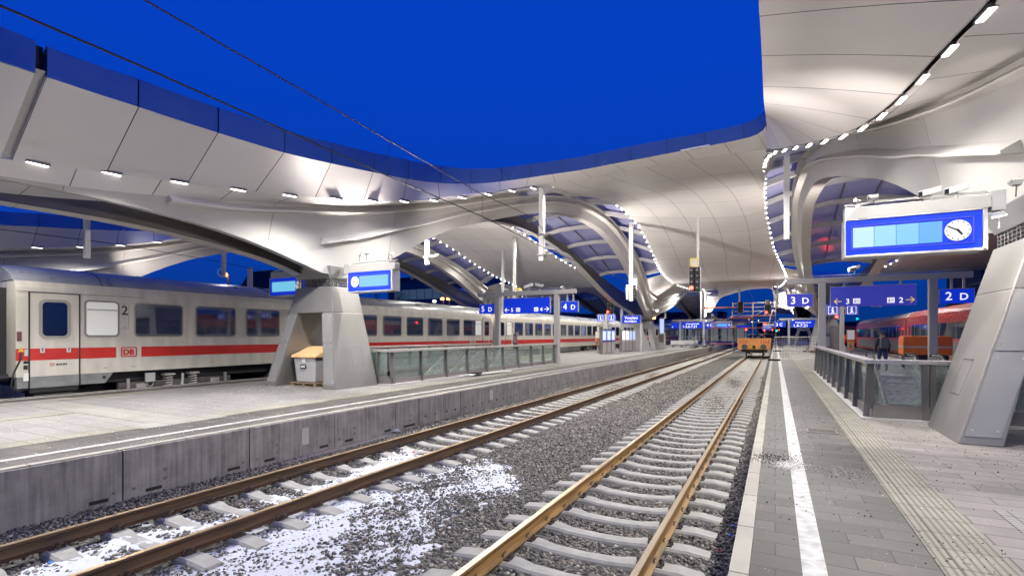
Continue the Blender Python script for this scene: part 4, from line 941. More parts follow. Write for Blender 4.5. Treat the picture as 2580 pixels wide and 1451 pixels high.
def sleeper_mesh():
    prof = [(-1.3,-.20,.115),(-1.05,-.172,.125),(-.55,-.178,.125),(-.38,-.205,.105),(.0,-.218,.10),(.38,-.205,.105),(.55,-.178,.125),(1.05,-.172,.125),(1.3,-.20,.115)]
    mb = MB(); rows = []
    for x, z_, w in prof: rows.append([(x, -w-.03, -.40), (x, -w, z_-.025), (x, -w+.025, z_), (x, w-.025, z_), (x, w, z_-.025), (x, w+.03, -.40)])
    mb.grid(rows); mb.f.append(tuple(range(5, -1, -1))); n = len(rows)*6; mb.f.append(tuple(range(n-6, n)))
    return mb
def clip_mesh(x):
    mb = MB()
    for s_ in (-1, 1):
        mb.box(x+s_*.10-.035, x+s_*.10+.035, -.07, .07, -.176, -.158)
        pts = [(x+s_*(.085+.05*math.sin(a)), .055*math.cos(a), -.150+.03*math.sin(a*1.5)) for a in np.linspace(0, 2*math.pi*.85, 9)]
        mb.tube(pts, .011, 5); mb.tube([(x+s_*.125, 0, -.17), (x+s_*.125, 0, -.128)], .022, 6)
    return mb
def track(xc, y0, y1, off, label, rm, n_full=26, sleepers=True):
    t = thing('railway_track', label, 'track', (xc, 0, 0))
    for s_ in (-.75, .75):
        MB().prism([(xc+s_+a, b_) for a, b_ in reversed(RP)], 'y', y0, y1).build('rail', rm, t, smooth=25)
    if not sleepers: return t
    sm = sleeper_mesh().build('sleeper', 'sleeper', t, smooth=30); base = sm.data
    cl = [clip_mesh(x).build('rail_fastening', 'clip', sm, smooth=40) for x in (-.75, .75)]
    for c_ in cl: c_.matrix_parent_inverse = Matrix.Identity(4)
    sm.matrix_parent_inverse = Matrix.Identity(4)
    k0 = int((-1-off)/.6); first = True; cnt = 0; rest = MB()
    y = k0*.6+off + (2.4 if xc == X3 else 0)
    while y < y1:
        if cnt < 100:
            if cnt == 0: s = sm
            else:
                s = sm.copy(); C.objects.link(s)
                if cnt < n_full+6:
                    for c_ in cl: d = c_.copy(); C.objects.link(d); d.parent = s
            s.location = (random.uniform(-.012, .012), y, random.uniform(-.006, .004)); s.rotation_euler = (0, 0, random.uniform(-.008, .008))
        else: rest.box(xc-1.3, xc+1.3, y-.13, y+.13, -.4, -.19)
        cnt += 1; y += .6
    tag(rest.build('sleeper', 'sleeper', t), kind='stuff')
    return t
track(X3, -2, 150, .1, 'near track with ochre rails on bare grey sleepers leading to the orange wagon', 'rail_a')
track(X4, -4, 150, .35, 'rust-brown track beside the left platform wall, partly under snow', 'rail_b')
track(-20.1, -6, 150, 0, 'track under the white passenger train', 'rail_b', sleepers=False)
track(11.1, -6, 150, 0, 'track under the dark red train', 'rail_b', sleepers=False)

# platforms
def concrete_wall_mat():
    m, t, b = newmat('wall_concrete'); MATS['wall_concrete'] = m
    g = t.nodes.new('ShaderNodeTexCoord')
    n = t.nodes.new('ShaderNodeTexNoise'); n.inputs['Scale'].default_value = 2.2; n.inputs['Detail'].default_value = 10; n.inputs['Roughness'].default_value = .65; t.links.new(g.outputs['Object'], n.inputs[0])
    mp = t.nodes.new('ShaderNodeMapping'); mp.inputs['Scale'].default_value = (1, 9, .5); t.links.new(g.outputs['Object'], mp.inputs[0])
    n2 = t.nodes.new('ShaderNodeTexNoise'); n2.inputs['Scale'].default_value = 1.6; n2.inputs['Detail'].default_value = 6; t.links.new(mp.outputs[0], n2.inputs[0])
    ad = t.nodes.new('ShaderNodeMath'); ad.operation = 'ADD'; t.links.new(n.outputs[0], ad.inputs[0]); t.links.new(n2.outputs[0], ad.inputs[1])
    r = t.nodes.new('ShaderNodeValToRGB'); e = r.color_ramp.elements; e[0].position = .36; e[0].color = (.15, .14, .135, 1); e[1].position = .68; e[1].color = (.38, .355, .335, 1)
    hf = t.nodes.new('ShaderNodeMath'); hf.operation = 'MULTIPLY'; hf.inputs[1].default_value = .5; t.links.new(ad.outputs[0], hf.inputs[0]); t.links.new(hf.outputs[0], r.inputs[0])
    v = t.nodes.new('ShaderNodeTexVoronoi'); v.inputs['Scale'].default_value = 26; t.links.new(g.outputs['Object'], v.inputs[0])
    lt = t.nodes.new('ShaderNodeMapRange'); lt.inputs['From Min'].default_value = .05; lt.inputs['From Max'].default_value = .12; lt.inputs['To Min'].default_value = .45; t.links.new(v.outputs['Distance'], lt.inputs[0])
    sc = t.nodes.new('ShaderNodeVectorMath'); sc.operation = 'SCALE'; t.links.new(r.outputs[0], sc.inputs[0]); t.links.new(lt.outputs[0], sc.inputs['Scale']); t.links.new(sc.outputs[0], b.inputs['Base Color'])
    b.inputs['Roughness'].default_value = .8
    bp = t.nodes.new('ShaderNodeBump'); bp.inputs['Strength'].default_value = .3; bp.inputs['Distance'].default_value = .02; t.links.new(n.outputs[0], bp.inputs['Height']); t.links.new(bp.outputs[0], b.inputs['Normal'])
concrete_wall_mat()
mat('pit_white', (.62, .66, .64), .45, noise=.05)
def platform_body(xa, xb, hx0, hx1, hy0, hy1):
    m = MB(); z0, z1 = -.42, .52
    m.box(xa, xb, -10, hy0, z0, z1).box(xa, hx0, hy0, hy1, z0, z1).box(hx1, xb, hy0, hy1, z0, z1).box(xa, xb, hy1, 175, z0, z1)
    struct('platform', m, 'wall_concrete')
def slab(name, mt, x0, x1, y0, y1, z=.55, th=.03): return struct(name, MB().box(x0, x1, y0, y1, z-th, z), mt)
# right platform
PX0, PX1 = -.30, 9.4; HRX = (1.95, 7.45); HY = (12.95, 28.1)
platform_body(PX0+.02, PX1-.02, *HRX, *HY)
slab('kerb', 'kerb', PX0, -.168, -10, 175, .553, .10); slab('paving', 'pave_dark', -.165, 1.075, -10, 175)
slab('tactile_strip', 'tactile', 1.078, 1.572, -10, 175, .556)
for a, b_, c_, d_ in ((1.575, PX1-1.9, -10, HY[0]), (1.575, HRX[0], HY[0], HY[1]), (HRX[1], PX1-1.9, HY[0], HY[1]), (1.575, PX1-1.9, HY[1], 175)): slab('paving', 'pave_light', a, b_, c_, d_)
slab('tactile_strip', 'tactile', PX1-1.897, PX1-1.4, -10, 175, .556); slab('paving', 'pave_dark', PX1-1.397, PX1-.14, -10, 175); slab('kerb', 'kerb', PX1-.137, PX1, -10, 175, .553, .10)
slab('tactile_strip', 'tactile_cross', 1.9, 3.4, 5.2, 6.6, .558, .03)
struct('white_line', MB().box(.175, .335, -10, 175, .545, .554), 'line_paint'); struct('white_line', MB().box(PX1-.50, PX1-.36, -10, 175, .545, .554), 'line_paint')
# left platform
QX0, QX1 = -18.4, -8.72; HLX = (-16.4, -11.95); HLY = (13.8, 28.1)
platform_body(QX0+.02, QX1-.02, *HLX, *HLY)
slab('kerb', 'kerb', QX1-.13, QX1, -10, 175, .553, .10); slab('paving', 'pave_dark', -10.35, QX1-.133, -10, 175)
slab('tactile_strip', 'tactile', -10.85, -10.353, -10, 175, .556)
for a, b_, c_, d_ in ((-16.6, -10.853, -10, 13.8), (-16.6, HLX[0], *HLY), (HLX[1], -10.853, *HLY), (-16.6, -10.853, 28.1, 175)): slab('paving', 'pave_mid', a, b_, c_, d_)
slab('tactile_strip', 'tactile', -17.1, -16.603, -10, 175, .556); slab('paving', 'pave_dark', QX0+.133, -17.103, -10, 175); slab('kerb', 'kerb', QX0, QX0+.13, -10, 175, .553, .10)
struct('white_line', MB().box(-9.42, -9.29, -10, 175, .545, .5545), 'line_paint'); struct('white_line', MB().box(QX0+.38, QX0+.50, -10, 175, .545, .5545), 'line_paint')
slab('tactile_strip', 'tactile_cross', -16.6, -10.86, 5.5, 6.25, .558); slab('tactile_strip', 'tactile', -13.98, -13.70, -9, 5.48, .5585)
slab('tactile_strip', 'tactile_cross', -10.85, -10.2, 5.1, 6.7, .5595); slab('tactile_strip', 'tactile_cross', -17.2, -16.62, 5.1, 6.7, .5595)
platform_body(-36.4, -26.8, -33, -30, 15, 28); slab('paving', 'pave_mid', -36.4, -26.8, -10, 14.9)
# concrete edge units of the left platform
m = MB(); edges = [-9, -5.6, -2.2, 1.2, 3.67, 6.10, 8.47, 10.9]
def yat(u, X=QX1):
    D = (-X)*1275/(math.cos(YAW)*(1950-u)); return (D + X*math.sin(YAW))/math.cos(YAW)
edges = [-9, -4.5, -1.5, .9, yat(305), yat(623), yat(838), yat(992), yat(1051)]
while edges[-1] < 170: edges.append(edges[-1]+ (1.03 if edges[-1] < 90 else 3))
for i, (a, b_) in enumerate(zip(edges, edges[1:])): m.box(QX1, QX1+.045+.004*(i % 3), a+.008, b_-.008, -.24, .535-(.0 if i < 8 else .004))
wall = tag(m.build('platform_edge_wall', 'wall_concrete', bevel=.006), 'grey precast concrete wall units facing the left platform edge', 'wall')
m = MB(); mh = MB(); ms = MB()
XW = QX1+.054
for i, (a, b_) in enumerate(zip(edges[:9], edges[1:9])):
    for yy in (a+.33, b_-.40): m.box(XW-.03, XW+.002, yy-.02, yy+.21, -.165, -.115)
    for yy in (a+.15, b_-.12):
        ms.tube([(XW-.01, yy, -.07), (XW+.006, yy, -.07)], .022, 10)
    for zz in (.12, -.02): ms.tube([(XW-.01, a+.60, zz), (XW+.004, a+.60, zz)], .028, 10)
k = 8
while k < len(edges)-1 and edges[k] < 70:
    a, b_ = edges[k], edges[k+1]
    for yy in (a+.28, b_-.30): mh.tube([(XW-.02, yy, -.0), (XW+.003, yy, -.0)], .033, 10)
    k += 1
m.build('slot', 'black', wall); mh.build('hole', 'black', wall); ms.build('plug', 'steel_dark', wall)
yp = yat(762); pl = MB().box(XW, XW+.015, yp-.09, yp+.09, .0, .34).build('cover_plate', 'steel_light', wall)
MB().box(XW, XW+.012, yat(1232)-.12, yat(1232)+.12, .05, .38).build('cover_plate', 'steel_light', wall)
struct('wall_footing', MB().box(QX1+.04, QX1+.24, -10, yat(1000), -.42, -.235), mat('footing', (.30, .26, .25), .8, noise=.15))
# drain grate, small litter
t = thing('drain_grate', 'rusty slotted drain grate in the dark paving right of the white line', 'drain', (.78, 10.2, .555))
MB().box(.50, .98, 10.36, 10.40, .552, .560).box(.50, .98, 10.72, 10.76, .552, .560).box(.50, .53, 10.36, 10.76, .552, .560).box(.95, .98, 10.36, 10.76, .552, .560).build('frame', 'steel_dark', t)
m = MB()
for k in range(14): m.box(.54+.03*k, .55+.03*k, 10.40, 10.72, .553, .559)
m.build('grating', mat('rust_dark', (.09, .06, .04), .7), t); MB().box(.53, .95, 10.40, 10.72, .551, .5525).build('gully', 'black', t)
mat('litter_blue', (.05, .25, .7), .5); mat('litter_red', (.5, .12, .08), .6); mat('litter_white', (.7, .7, .7), .6); mat('litter_green', (.05, .3, .2), .5)
def litter(u, v, m_, label, s=.05, z=-.21):
    D = (H-z)*1275/(v-843); x, y, _ = at(u, v, D); mb = MB(); n = 9; pts = []
    for r_ in range(3): pts.append([(x+s*random.uniform(.6, 1.3)*math.cos(a)*(1-.33*r_), y+s*.7*random.uniform(.6, 1.3)*math.sin(a)*(1-.33*r_), z+.03+s*.35*r_*random.random()) for a in np.linspace(0, 6.28*.9, n)])
    mb.grid(pts, wrap=True); tag(mb.build('litter', m_, loc=(x, y, z)), label, 'litter')
litter(1846, 1327, 'litter_blue', 'small blue scrap on the dark stones beside the right platform', .03); litter(1040, 1141, 'litter_red', 'orange brick bit between the left rails', .06)
litter(995, 1086, 'litter_white', 'crumpled white bag at the foot of the concrete wall', .14); litter(690, 1155, 'litter_red', 'red and white wrapper on the footing of the concrete wall', .07)
litter(625, 1234, 'litter_green', 'tiny green scrap beside the left rail', .02); litter(128, 1420, 'litter_blue', 'pale blue wrapper on snow between the left rails', .04); litter(1838, 1352, 'litter_blue', 'blue scrap low on the dark stones beside the right platform', .035); litter(1810, 1392, 'litter_red', 'reddish shard on the dark stones near the kerb', .035)
# ------------------------------------------------------------------ stairwell railings and escalators
def railing(x0, x1, y0, y1, front_posts, label, near_side):
    t = thing('stair_railing', label, 'railing', ((x0+x1)/2, y0, .55)); zt = 1.77
    def hr(p, q, parent=t):
        MB().bar(p, q, .20, .085).build('handrail', 'stainless', parent, bevel=.008)
    w = .045
    hr((x0, y0-.1, zt-.045), (x0, y1, zt-.045)); hr((x1, y0-.1, zt-.045), (x1, y1, zt-.045)); hr((x0+.102, y0, zt-.045), (x1-.102, y0, zt-.045))
    # tapering fin posts on the long sides
    n = int((y1-y0)/1.62)
    for x, d in ((x0, 1), (x1, -1)):
        for k in range(n+1):
            y = y0+.12+(y1-y0-.3)*k/n
            MB().hexa([(x-d*.10, y-.03, .56), (x+d*.10, y-.03, .56), (x+d*.10, y+.03, .56), (x-d*.10, y+.03, .56)], [(x-d*.03, y-.03, zt-.09), (x+d*.09, y-.03, zt-.09), (x+d*.09, y+.03, zt-.09), (x-d*.03, y+.03, zt-.09)]).build('post', 'steel_dark', t)
            if k < n:
                yb = y0+.12+(y1-y0-.3)*(k+1)/n
                MB().box(*sorted((x+d*.02, x+d*.036)), y+.045, yb-.045, .76, zt-.10).build('glass_pane', 'rail_glass', t)
    for xx in front_posts:
        MB().box(xx-.045, xx+.045, y0-.06, y0+.05, .56, zt-.09).build('post', 'steel_dark', t)
    fp = [x0+.1]+list(front_posts)+[x1-.1]
    for a, b in zip(fp, fp[1:]): MB().box(a+.05, b-.05, y0+.0, y0+.016, .86, zt-.10).build('glass_pane', 'rail_glass', t)
    m = MB().box(x0-.01, x0+.05, y0, y1, .56, .76).box(x1-.05, x1+.01, y0, y1, .56, .76).box(x0+.052, x1-.052, y0-.02, y0+.04, .56, .85)
    m.build('base_panel', mat('base_panel', (.22, .20, .19), .45, .3, noise=.08), t)
    MB().box(x0-.16, x0+.02, y0-.14, y1, .5505, .585).box(x1-.02, x1+.16, y0-.14, y1, .5505, .585).box(x0+.02, x1-.02, y0-.14, y0+.0, .5505, .585).build('plinth', 'steel_grey', t)
    return t
railing(1.72, 7.35, 12.62, 27.9, (2.62, 2.74, 4.5, 6.2), 'glass and steel railing round the escalator opening on the right platform', 1)
railing(-16.2, -11.75, 13.55, 28.3, (-12.3, -14.0, -15.5), 'glass and steel railing round the stair opening on the left platform', 1)
for hx, hy, nm in ((HRX, HY, 'right'), (HLX, HLY, 'left')):
    m = MB(); z0 = -4.2
    m.box(hx[0]-.1, hx[0], hy[0], hy[1], z0, .549).box(hx[1], hx[1]+.1, hy[0], hy[1], z0, .549).box(hx[0], hx[1], hy[0]-.1, hy[0], z0, .549).box(hx[0], hx[1], hy[1], hy[1]+.1, z0, .549).box(hx[0], hx[1], hy[0], hy[1], z0-.1, z0)
    tag(m.build('stairwell', 'pit_white'), 'pale lined stairwell shaft sunk in the %s platform' % nm, 'stairwell')
    m = MB()
    for k in range(3): m.box(hx[0]+.9+1.6*k*(hx[1]-hx[0])/5.5, hx[0]+1.3+1.6*k*(hx[1]-hx[0])/5.5, hy[0]+.01, hy[0]+.07, -1.2, -1.14)
    t = thing('added_wall_lamp', 'unseen lamp strip added inside the %s stairwell' % nm, 'lamp', (hx[0], hy[0]+2, -.6)); MB().box(hx[0]+.001, hx[0]+.05, hy[0]+2, hy[1]-2, -.72, -.60).build('housing', 'steel_light', t); MB().box(hx[0]+.051, hx[0]+.06, hy[0]+2.1, hy[1]-2.1, -.70, -.62).build('diffuser', 'lamp_soft', t)
    l = light('AREA', 'lamp_light', ((hx[0]+hx[1])/2, (hy[0]+hy[1])/2-3, .3), 420, size=3, size_y=6, rot=(0, 0, 0));  # added lights: wall strip and free area light brighten the stairwell
def escalator(x0, x1, ytop, label, drop=4.6):
    """moving stair going down towards the camera from ytop"""
    t = thing('escalator', label, 'escalator', ((x0+x1)/2, ytop, .55)); ang = math.tan(R(30)); zb = .55-drop
    yb = ytop - drop/ang
    for x in (x0, x1-.16):
        s = MB(); prof = [(ytop+1.6, .56), (ytop+1.6, 1.32), (ytop+.1, 1.36), (ytop-.25, 1.25), (yb, zb+.75), (yb, zb-.1), (ytop-.1, .50)]
        s.prism([(a, b) for a, b in prof], 'x', x+.03, x+.13); s.build('balustrade', mat('escalator_steel', (.5, .5, .5), .3, .7, noise=.05), t, bevel=.006)
        pts = [(x+.08, ytop+1.5, .85), (x+.08, ytop+1.72, 1.05), (x+.08, ytop+1.66, 1.36), (x+.08, ytop+1.45, 1.47), (x+.08, ytop+.1, 1.47), (x+.08, ytop-.3, 1.35)] + [(x+.08, ytop-.3-k*.8, 1.35-k*.8*ang) for k in range(1, int((ytop-yb)/.8))]
        MB().tube(pts, .042, 8).build('handrail', 'black', t, smooth=40)
        MB().tube([(p[0], p[1], p[2]-.06) for p in pts[3:]], .025, 6).build('handrail_guide', 'stainless', t, smooth=40)
    m = MB(); y, z_ = ytop, .55; dy = .40; dz = dy*ang
    m.box(x0+.16, x1-.16, ytop, ytop+1.6, .48, .562)
    while y > yb+dy: m.box(x0+.16, x1-.16, y-dy, y, z_-dz-.3, z_-dz); y -= dy; z_ -= dz
    m.build('steps', mat('step_metal', (.30, .30, .31), .4, .7), t)
    MB().prism([(ytop-.1, .45), (ytop-.1, .0), (yb, zb-.6), (yb, zb-.25)], 'x', x0+.02, x1-.02).build('truss_cladding', 'escalator_steel', t)
    return t
escalator(3.6, 5.2, 26.2, 'brushed steel escalator on the right platform, the one nearer the tracks with the wagon')
escalator(5.9, 7.3, 26.2, 'brushed steel escalator on the right platform, half hidden by the close pylon')
escalator(-14.2, -12.6, 23.2, 'brushed steel escalator seen through the left railing, nearer the rails')
escalator(-16.1, -14.6, 23.2, 'brushed steel escalator seen through the left railing, nearer the train')

# ------------------------------------------------------------------ passenger coaches
mat('coach_white', (.58, .55, .47), .36, noise=.16, nscale=1.6, coat=.1, bump=.05, bscale=3, stretch=(1, 2.2, .6)); mat('coach_red', (.50, .018, .012), .4, noise=.12, nscale=2)
mat('coach_roof', (.22, .225, .23), .33, noise=.18, nscale=1.5); mat('coach_skirt', (.20, .205, .20), .5, noise=.25, nscale=3); mat('frame_rubber', (.30, .29, .26), .5)
m, t, b = newmat('window_dark'); MATS['window_dark'] = m; b.inputs['Base Color'].default_value = (.012, .016, .03, 1); b.inputs['Roughness'].default_value = .04; b.inputs['Specular IOR Level'].default_value = 1.0; b.inputs['IOR'].default_value = 1.9
glassmat('window_clear', (.42, .46, .52), dw=.12, diff=(.25, .32, .55), gl=.17, rough=.03); emis('blind_white', (1, .98, .92), .22, (.6, .6, .55)); mat('grime', (.20, .17, .10), .8); mat('bogie', (.10, .09, .08), .7, noise=.4, nscale=6); mat('spring', (.40, .37, .33), .6, noise=.3)
def rrect(y0, y1, z0, z1, r, n=4):
    pts = []
    for cy_, cz, a0 in ((y1-r, z0+r, -90), (y1-r, z1-r, 0), (y0+r, z1-r, 90), (y0+r, z0+r, 180)):
        for k in range(n+1): a = R(a0+90*k/n); pts.append((cy_+r*math.cos(a), cz+r*math.sin(a)))
    return pts
def ring(outer, inner, x0, x1):
    """flat frame between two loops, given depth along x"""
    mb = MB(); n = len(outer)
    rows = [[(x0, *p) for p in outer], [(x1, *p) for p in outer], [(x1, *p) for p in inner], [(x0, *p) for p in inner]]
    return mb.grid(rows, wrap=True)
SIDE = -18.65; CXC = -20.1
def coach(y0, label, detailed, first=False):
    L = 26.9; y1 = y0+L; t = thing('passenger_coach', label, 'train coach', (CXC, y0, 0))
    w = 1.45
    body = [(-w, 1.09), (w, 1.09), (w, 3.35), (w-.04, 3.62), (w-.11, 3.80), (-w+.11, 3.80), (-w+.04, 3.62), (-w, 3.35)]
    if not detailed: MB().prism([(CXC+a, b_) for a, b_ in reversed(body)], 'y', y0+.12, y1-.12).build('body', 'coach_white', t, bevel=.02)
    else:       # hollow passenger room behind the window band
        up = [(-w, 3.20), (w, 3.20)] + body[2:]
        bm_ = MB().box(CXC-w, SIDE-.0, y0+.12, y1-.12, 1.09, 2.32); bm_.prism([(CXC+a, b_) for a, b_ in reversed(up)], 'y', y0+.12, y1-.12)
        bm_.box(CXC-w, CXC-w+.08, y0+3.0, y1-3.0, 2.32, 3.20).box(CXC-w, SIDE, y0+.12, y0+3.07, 2.32, 3.20).box(CXC-w, SIDE, y1-3.0, y1-.12, 2.32, 3.20)
        for k in range(10): a = y0+3.09+1.976*k+1.44; bm_.box(SIDE-.06, SIDE, a-.02, a+.556, 2.32, 3.20)
        bm_.build('body', 'coach_white', t)
        for k in range(21):
            ys_ = y0+3.5+.988*k
            for xs_ in (SIDE-.36, SIDE-.88):
                st = MB().box(xs_-.23, xs_+.23, ys_, ys_+.10, 2.322, 2.80).build('seat', mat('seat_cloth', (.03, .06, .10), .8), t, bevel=.04)
                MB().box(xs_-.15, xs_+.15, ys_-.03, ys_-.002, 2.56, 2.74).build('head_rest', mat('head_rest', (.40, .37, .30), .8), st)
        MB().box(SIDE-.5, SIDE-.1, y0+3.0, y1-3.0, 3.02, 3.05).build('luggage_rack', 'steel_grey', t)
    roof = [(w-.11, 3.803), (w-.26, 3.98), (w-.55, 4.15), (w-.95, 4.28), (0, 4.34)]
    roof = roof + [(-a, b_) for a, b_ in reversed(roof[:-1])]
    rb = MB(); rows = []
    for yy, sc in ((y0+.1, .93), (y0+.5, .985), (y0+1.2, 1.), *[(y0+1.2+k*2, 1.) for k in range(1, 12)], (y1-1.2, 1.), (y1-.5, .985), (y1-.1, .93)):
        rows.append([(CXC+a*(sc if b_ > 3.81 else 1), yy, 3.80+(b_-3.80)*sc) for a, b_ in roof])
    rb.grid(rows); n = len(roof); rb.f.append(tuple(range(n))); rb.f.append(tuple(range(len(rows)*n-1, len(rows)*n-n-1, -1)))
    rf = rb.build('roof', 'coach_roof', t, smooth=30)
    sb = MB()
    for yy in (y0+2.2, y0+8.4, y1-8.4, y1-2.2): sb.tube([(CXC+a*1.002, yy, b_+.002) for a, b_ in roof], .012, 5)
    sb.build('roof_seam', 'rubber', rf)
    x = SIDE+.003
    # white side covers: upper groove, red stripe, lettering
    def stripe(a, b_): MB().box(SIDE-.01, SIDE+.004, a, b_, 1.55, 1.885).build('red_stripe', 'coach_red', t)
    stripe(y0+.12, y0+2.53); stripe(y0+3.25, y1-3.25); stripe(y1-2.53, y1-.12)
    # frames round every window
    wk = 'window_clear' if detailed else 'window_dark'
    def window(ya, yb, za, zb, kind='window_dark', name='window', r=.09, xo=.0):
        fr = ring(rrect(ya-.06, yb+.06, za-.06, zb+.06, r+.05), rrect(ya, yb, za, zb, r), SIDE-.01, SIDE+.014+xo).build(name, 'frame_rubber', t)
        ring(rrect(ya-.012, yb+.012, za-.012, zb+.012, r+.01), rrect(ya, yb, za, zb, r), SIDE-.012, SIDE+.018+xo).build('seal', 'rubber', fr)
        p = rrect(ya, yb, za, zb, r); g = MB(); g.hexa([(SIDE-.004, *q) for q in p], [(SIDE+.006+xo, *q) for q in p]); g.build('pane', kind, fr)
        return fr
    zw0, zw1 = 2.26, 3.27
    for k in range(11):
        ya = y0+3.09+1.976*k
        f = window(ya, ya+1.44, zw0, zw1, wk)
        if detailed:     # the folded table and head rests seen behind the glass are hinted by pale shapes in it
            pass
    for s_ in (0, 1):
        def yy(a): return y0+a if not s_ else y1-a
        a, b_ = sorted((yy(1.73), yy(2.57))); f = window(a, b_, zw0, zw1+.02, 'blind_white', 'washroom_window'); MB().box(SIDE+.004, SIDE+.022, a+.03, b_-.03, zw1-.24, zw1-.20).build('vent_flap', 'steel_grey', f)
        # door with its own little window
        a, b_ = sorted((yy(.42), yy(1.55)))
        d = MB().box(SIDE-.006, SIDE+.008, a, b_, .765, 3.47).build('door', 'coach_white', t); MB().box(SIDE-.004, SIDE+.010, a+.001, b_-.001, .766, 1.09).build('door_foot', 'coach_skirt', d)
        MB().box(SIDE-.004, SIDE+.011, a+.001, b_-.001, 1.55, 1.885).build('red_band', 'coach_red', d)
        m = MB()
        for q in (a-.035, b_): m.box(SIDE-.01, SIDE+.016, q, q+.035, .765, 3.49)
        m.box(SIDE-.01, SIDE+.014, a, b_, 3.472, 3.49); m.build('door_seal', 'rubber', d)
        wa, wb = a+.27, b_-.28; p = rrect(wa, wb, 2.24, 3.22, .11)
        ring(rrect(wa-.08, wb+.08, 2.16, 3.30, .17), p, SIDE, SIDE+.022).build('window_frame', 'frame_rubber', d)
        g = MB(); g.hexa([(SIDE+.002, *q) for q in p], [(SIDE+.014, *q) for q in p]); g.build('window_pane', 'window_dark', d)
        for q in (a+.22, b_-.30):
            h = MB().box(SIDE+.006, SIDE+.02, q, q+.10, 1.76, 1.94).build('door_button', 'steel_light', d)
            MB().box(SIDE+.021, SIDE+.024, q+.03, q+.07, 1.80, 1.90).build('push_plate', 'steel_dark', h)
        m = MB(); e_ = yy(.0); q = sorted((e_+(.14 if not s_ else -.14), yy(.38))); q2 = sorted((yy(1.6), yy(2.45)))
        skirt = [(q2[0], 1.088), (q2[1], 1.088), (q2[1]-(.22 if not s_ else 0), .77), (q2[0]+(.22 if s_ else 0), .77)]
        m.prism([(a_, b2) for a_, b2 in skirt], 'x', SIDE-.14, SIDE-.002); m.build('skirt', 'coach_skirt', t); MB().box(SIDE-.14, SIDE-.002, q[0], q[1], .77, 1.088).build('skirt', 'coach_skirt', t)
        m = MB().box(SIDE-.6, SIDE-.03, a, b_, .62, .76).box(SIDE-.5, SIDE-.06, a+.1, b_-.1, .44, .58); m.build('door_step', 'black', t)
        text('2', .42, (SIDE+.004, y0+2.66 if not s_ else y1-2.86, 2.92), 'black', t, '+x', bold=.003, name='class_number')
        # logo in its frame
        ly = y0+2.66 if not s_ else y1-3.12
        lg = ring(rrect(ly, ly+.46, 1.56, 1.88, .045), rrect(ly+.035, ly+.425, 1.595, 1.845, .02), SIDE-.005, SIDE+.006).build('logo', 'coach_red', t)
        text('DB', .24, (SIDE+.004, ly+.058, 1.635), 'coach_red', lg, '+x', bold=.012, sx=1.0)
    if detailed:
        ly = y0+.86; lg = MB().box(SIDE+.009, SIDE+.013, ly, ly+.115, 1.37, 1.455).build('small_logo', mat('logo_faded', (.55, .15, .13), .5), t)
        text('DB', .075, (SIDE+.014, ly+.012, 1.387), 'coach_white', lg, '+x', ext=.001, bold=.003); text('BAHN', .075, (SIDE+.010, ly+.145, 1.387), 'black', t, '+x', ext=.001, bold=.004, sx=1.25)
        for ty, s1 in ((y0+2.18, 'II 20'), (y0+2.95, 'TE 8'),): text(s1, .06, (SIDE+.004, ty, 1.22), 'black', t, '+x', ext=.001)
        ring(rrect(y0+2.60, y0+2.88, 2.45, 3.27, .01), rrect(y0+2.606, y0+2.874, 2.456, 3.264, .01), SIDE-.001, SIDE+.004).build('notice_outline', 'steel_dark', t)
        text('81·78', .055, (SIDE+.004, y0+2.70, 2.48), 'black', t, '+x', ext=.001)
        # warning triangles, sockets and lamp at the end of the coach
        m = MB(); 
        for yy_ in (y0+8.7, y0+9.35): m.prism([(yy_, .66), (yy_+.12, .66), (yy_+.06, .78)], 'x', SIDE-.04, SIDE-.025)
        m.prism([(y0+.16, 1.80), (y0+.30, 1.80), (y0+.23, 1.93)], 'x', SIDE+.001, SIDE+.006).build('warning_triangle', 'yellow', t)
        m = MB().box(SIDE, SIDE+.02, y0+.14, y0+.24, 2.10, 2.36); m.build('tail_lamp', mat('lamp_off', (.10, .03, .03), .3), t)
        MB().box(SIDE, SIDE+.012, y0+.30, y0+.38, 1.68, 1.86).build('key_switch', 'steel_light', t); MB().box(SIDE, SIDE+.014, y0+.28, y0+.38, 1.46, 1.54).box(SIDE, SIDE+.014, y0+.28, y0+.37, 1.30, 1.42).build('socket', 'black', t)
        MB().box(SIDE, SIDE+.03, y0+.27, y0+.38, .98, 1.20).build('destination_holder', 'white_paint', t)
        MB().tube([(SIDE+.0, y0+.22, 1.78), (SIDE+.05, y0+.21, 1.60), (SIDE+.03, y0+.06, 1.2), (SIDE-.0, y0+.02, .85), (SIDE-.03, y0+.16, .70), (SIDE-.1, y0+.45, .74)], .022, 7).build('jumper_cable', 'rubber', t, smooth=40)
        MB().tube([(SIDE, y0+2.2, .95), (SIDE+.006, y0+2.2, .95)], .045, 14).build('filler_cap', 'black', t)
        # streaks of road dirt on the door
        # narrow roof gutter lines
    MB().box(SIDE-.001, SIDE+.006, y0+.15, y0+3.3, 3.49, 3.505).build('gutter', 'steel_dark', t)
    # dark gangway end
    for ya, yb in ((y0-.12, y0+.12), (y1-.12, y1+.12)):
        g = MB().box(CXC-.85, CXC+.85, ya, yb, 1.0, 3.6).build('gangway', 'rubber', t)
    m = MB(); 
    for q in (-.9, .9):
        for ya, yb in ((y0-.22, y0+.12), (y1-.12, y1+.22)): MB().tube([(CXC+q, ya, 1.06), (CXC+q, yb, 1.06)], .12, 10).build('buffer', 'black', t)
    # undercarriage
    u = MB().box(CXC-1.2, CXC+1.1, y0+.5, y1-.5, .75, 1.085); u.build('underframe', 'black', t); MB().box(CXC-.6, CXC+.45, y0+1.0, y1-1.0, -.15, .748).build('underframe', 'black', t)  # lower box is an added block that blackens the space behind the bogies
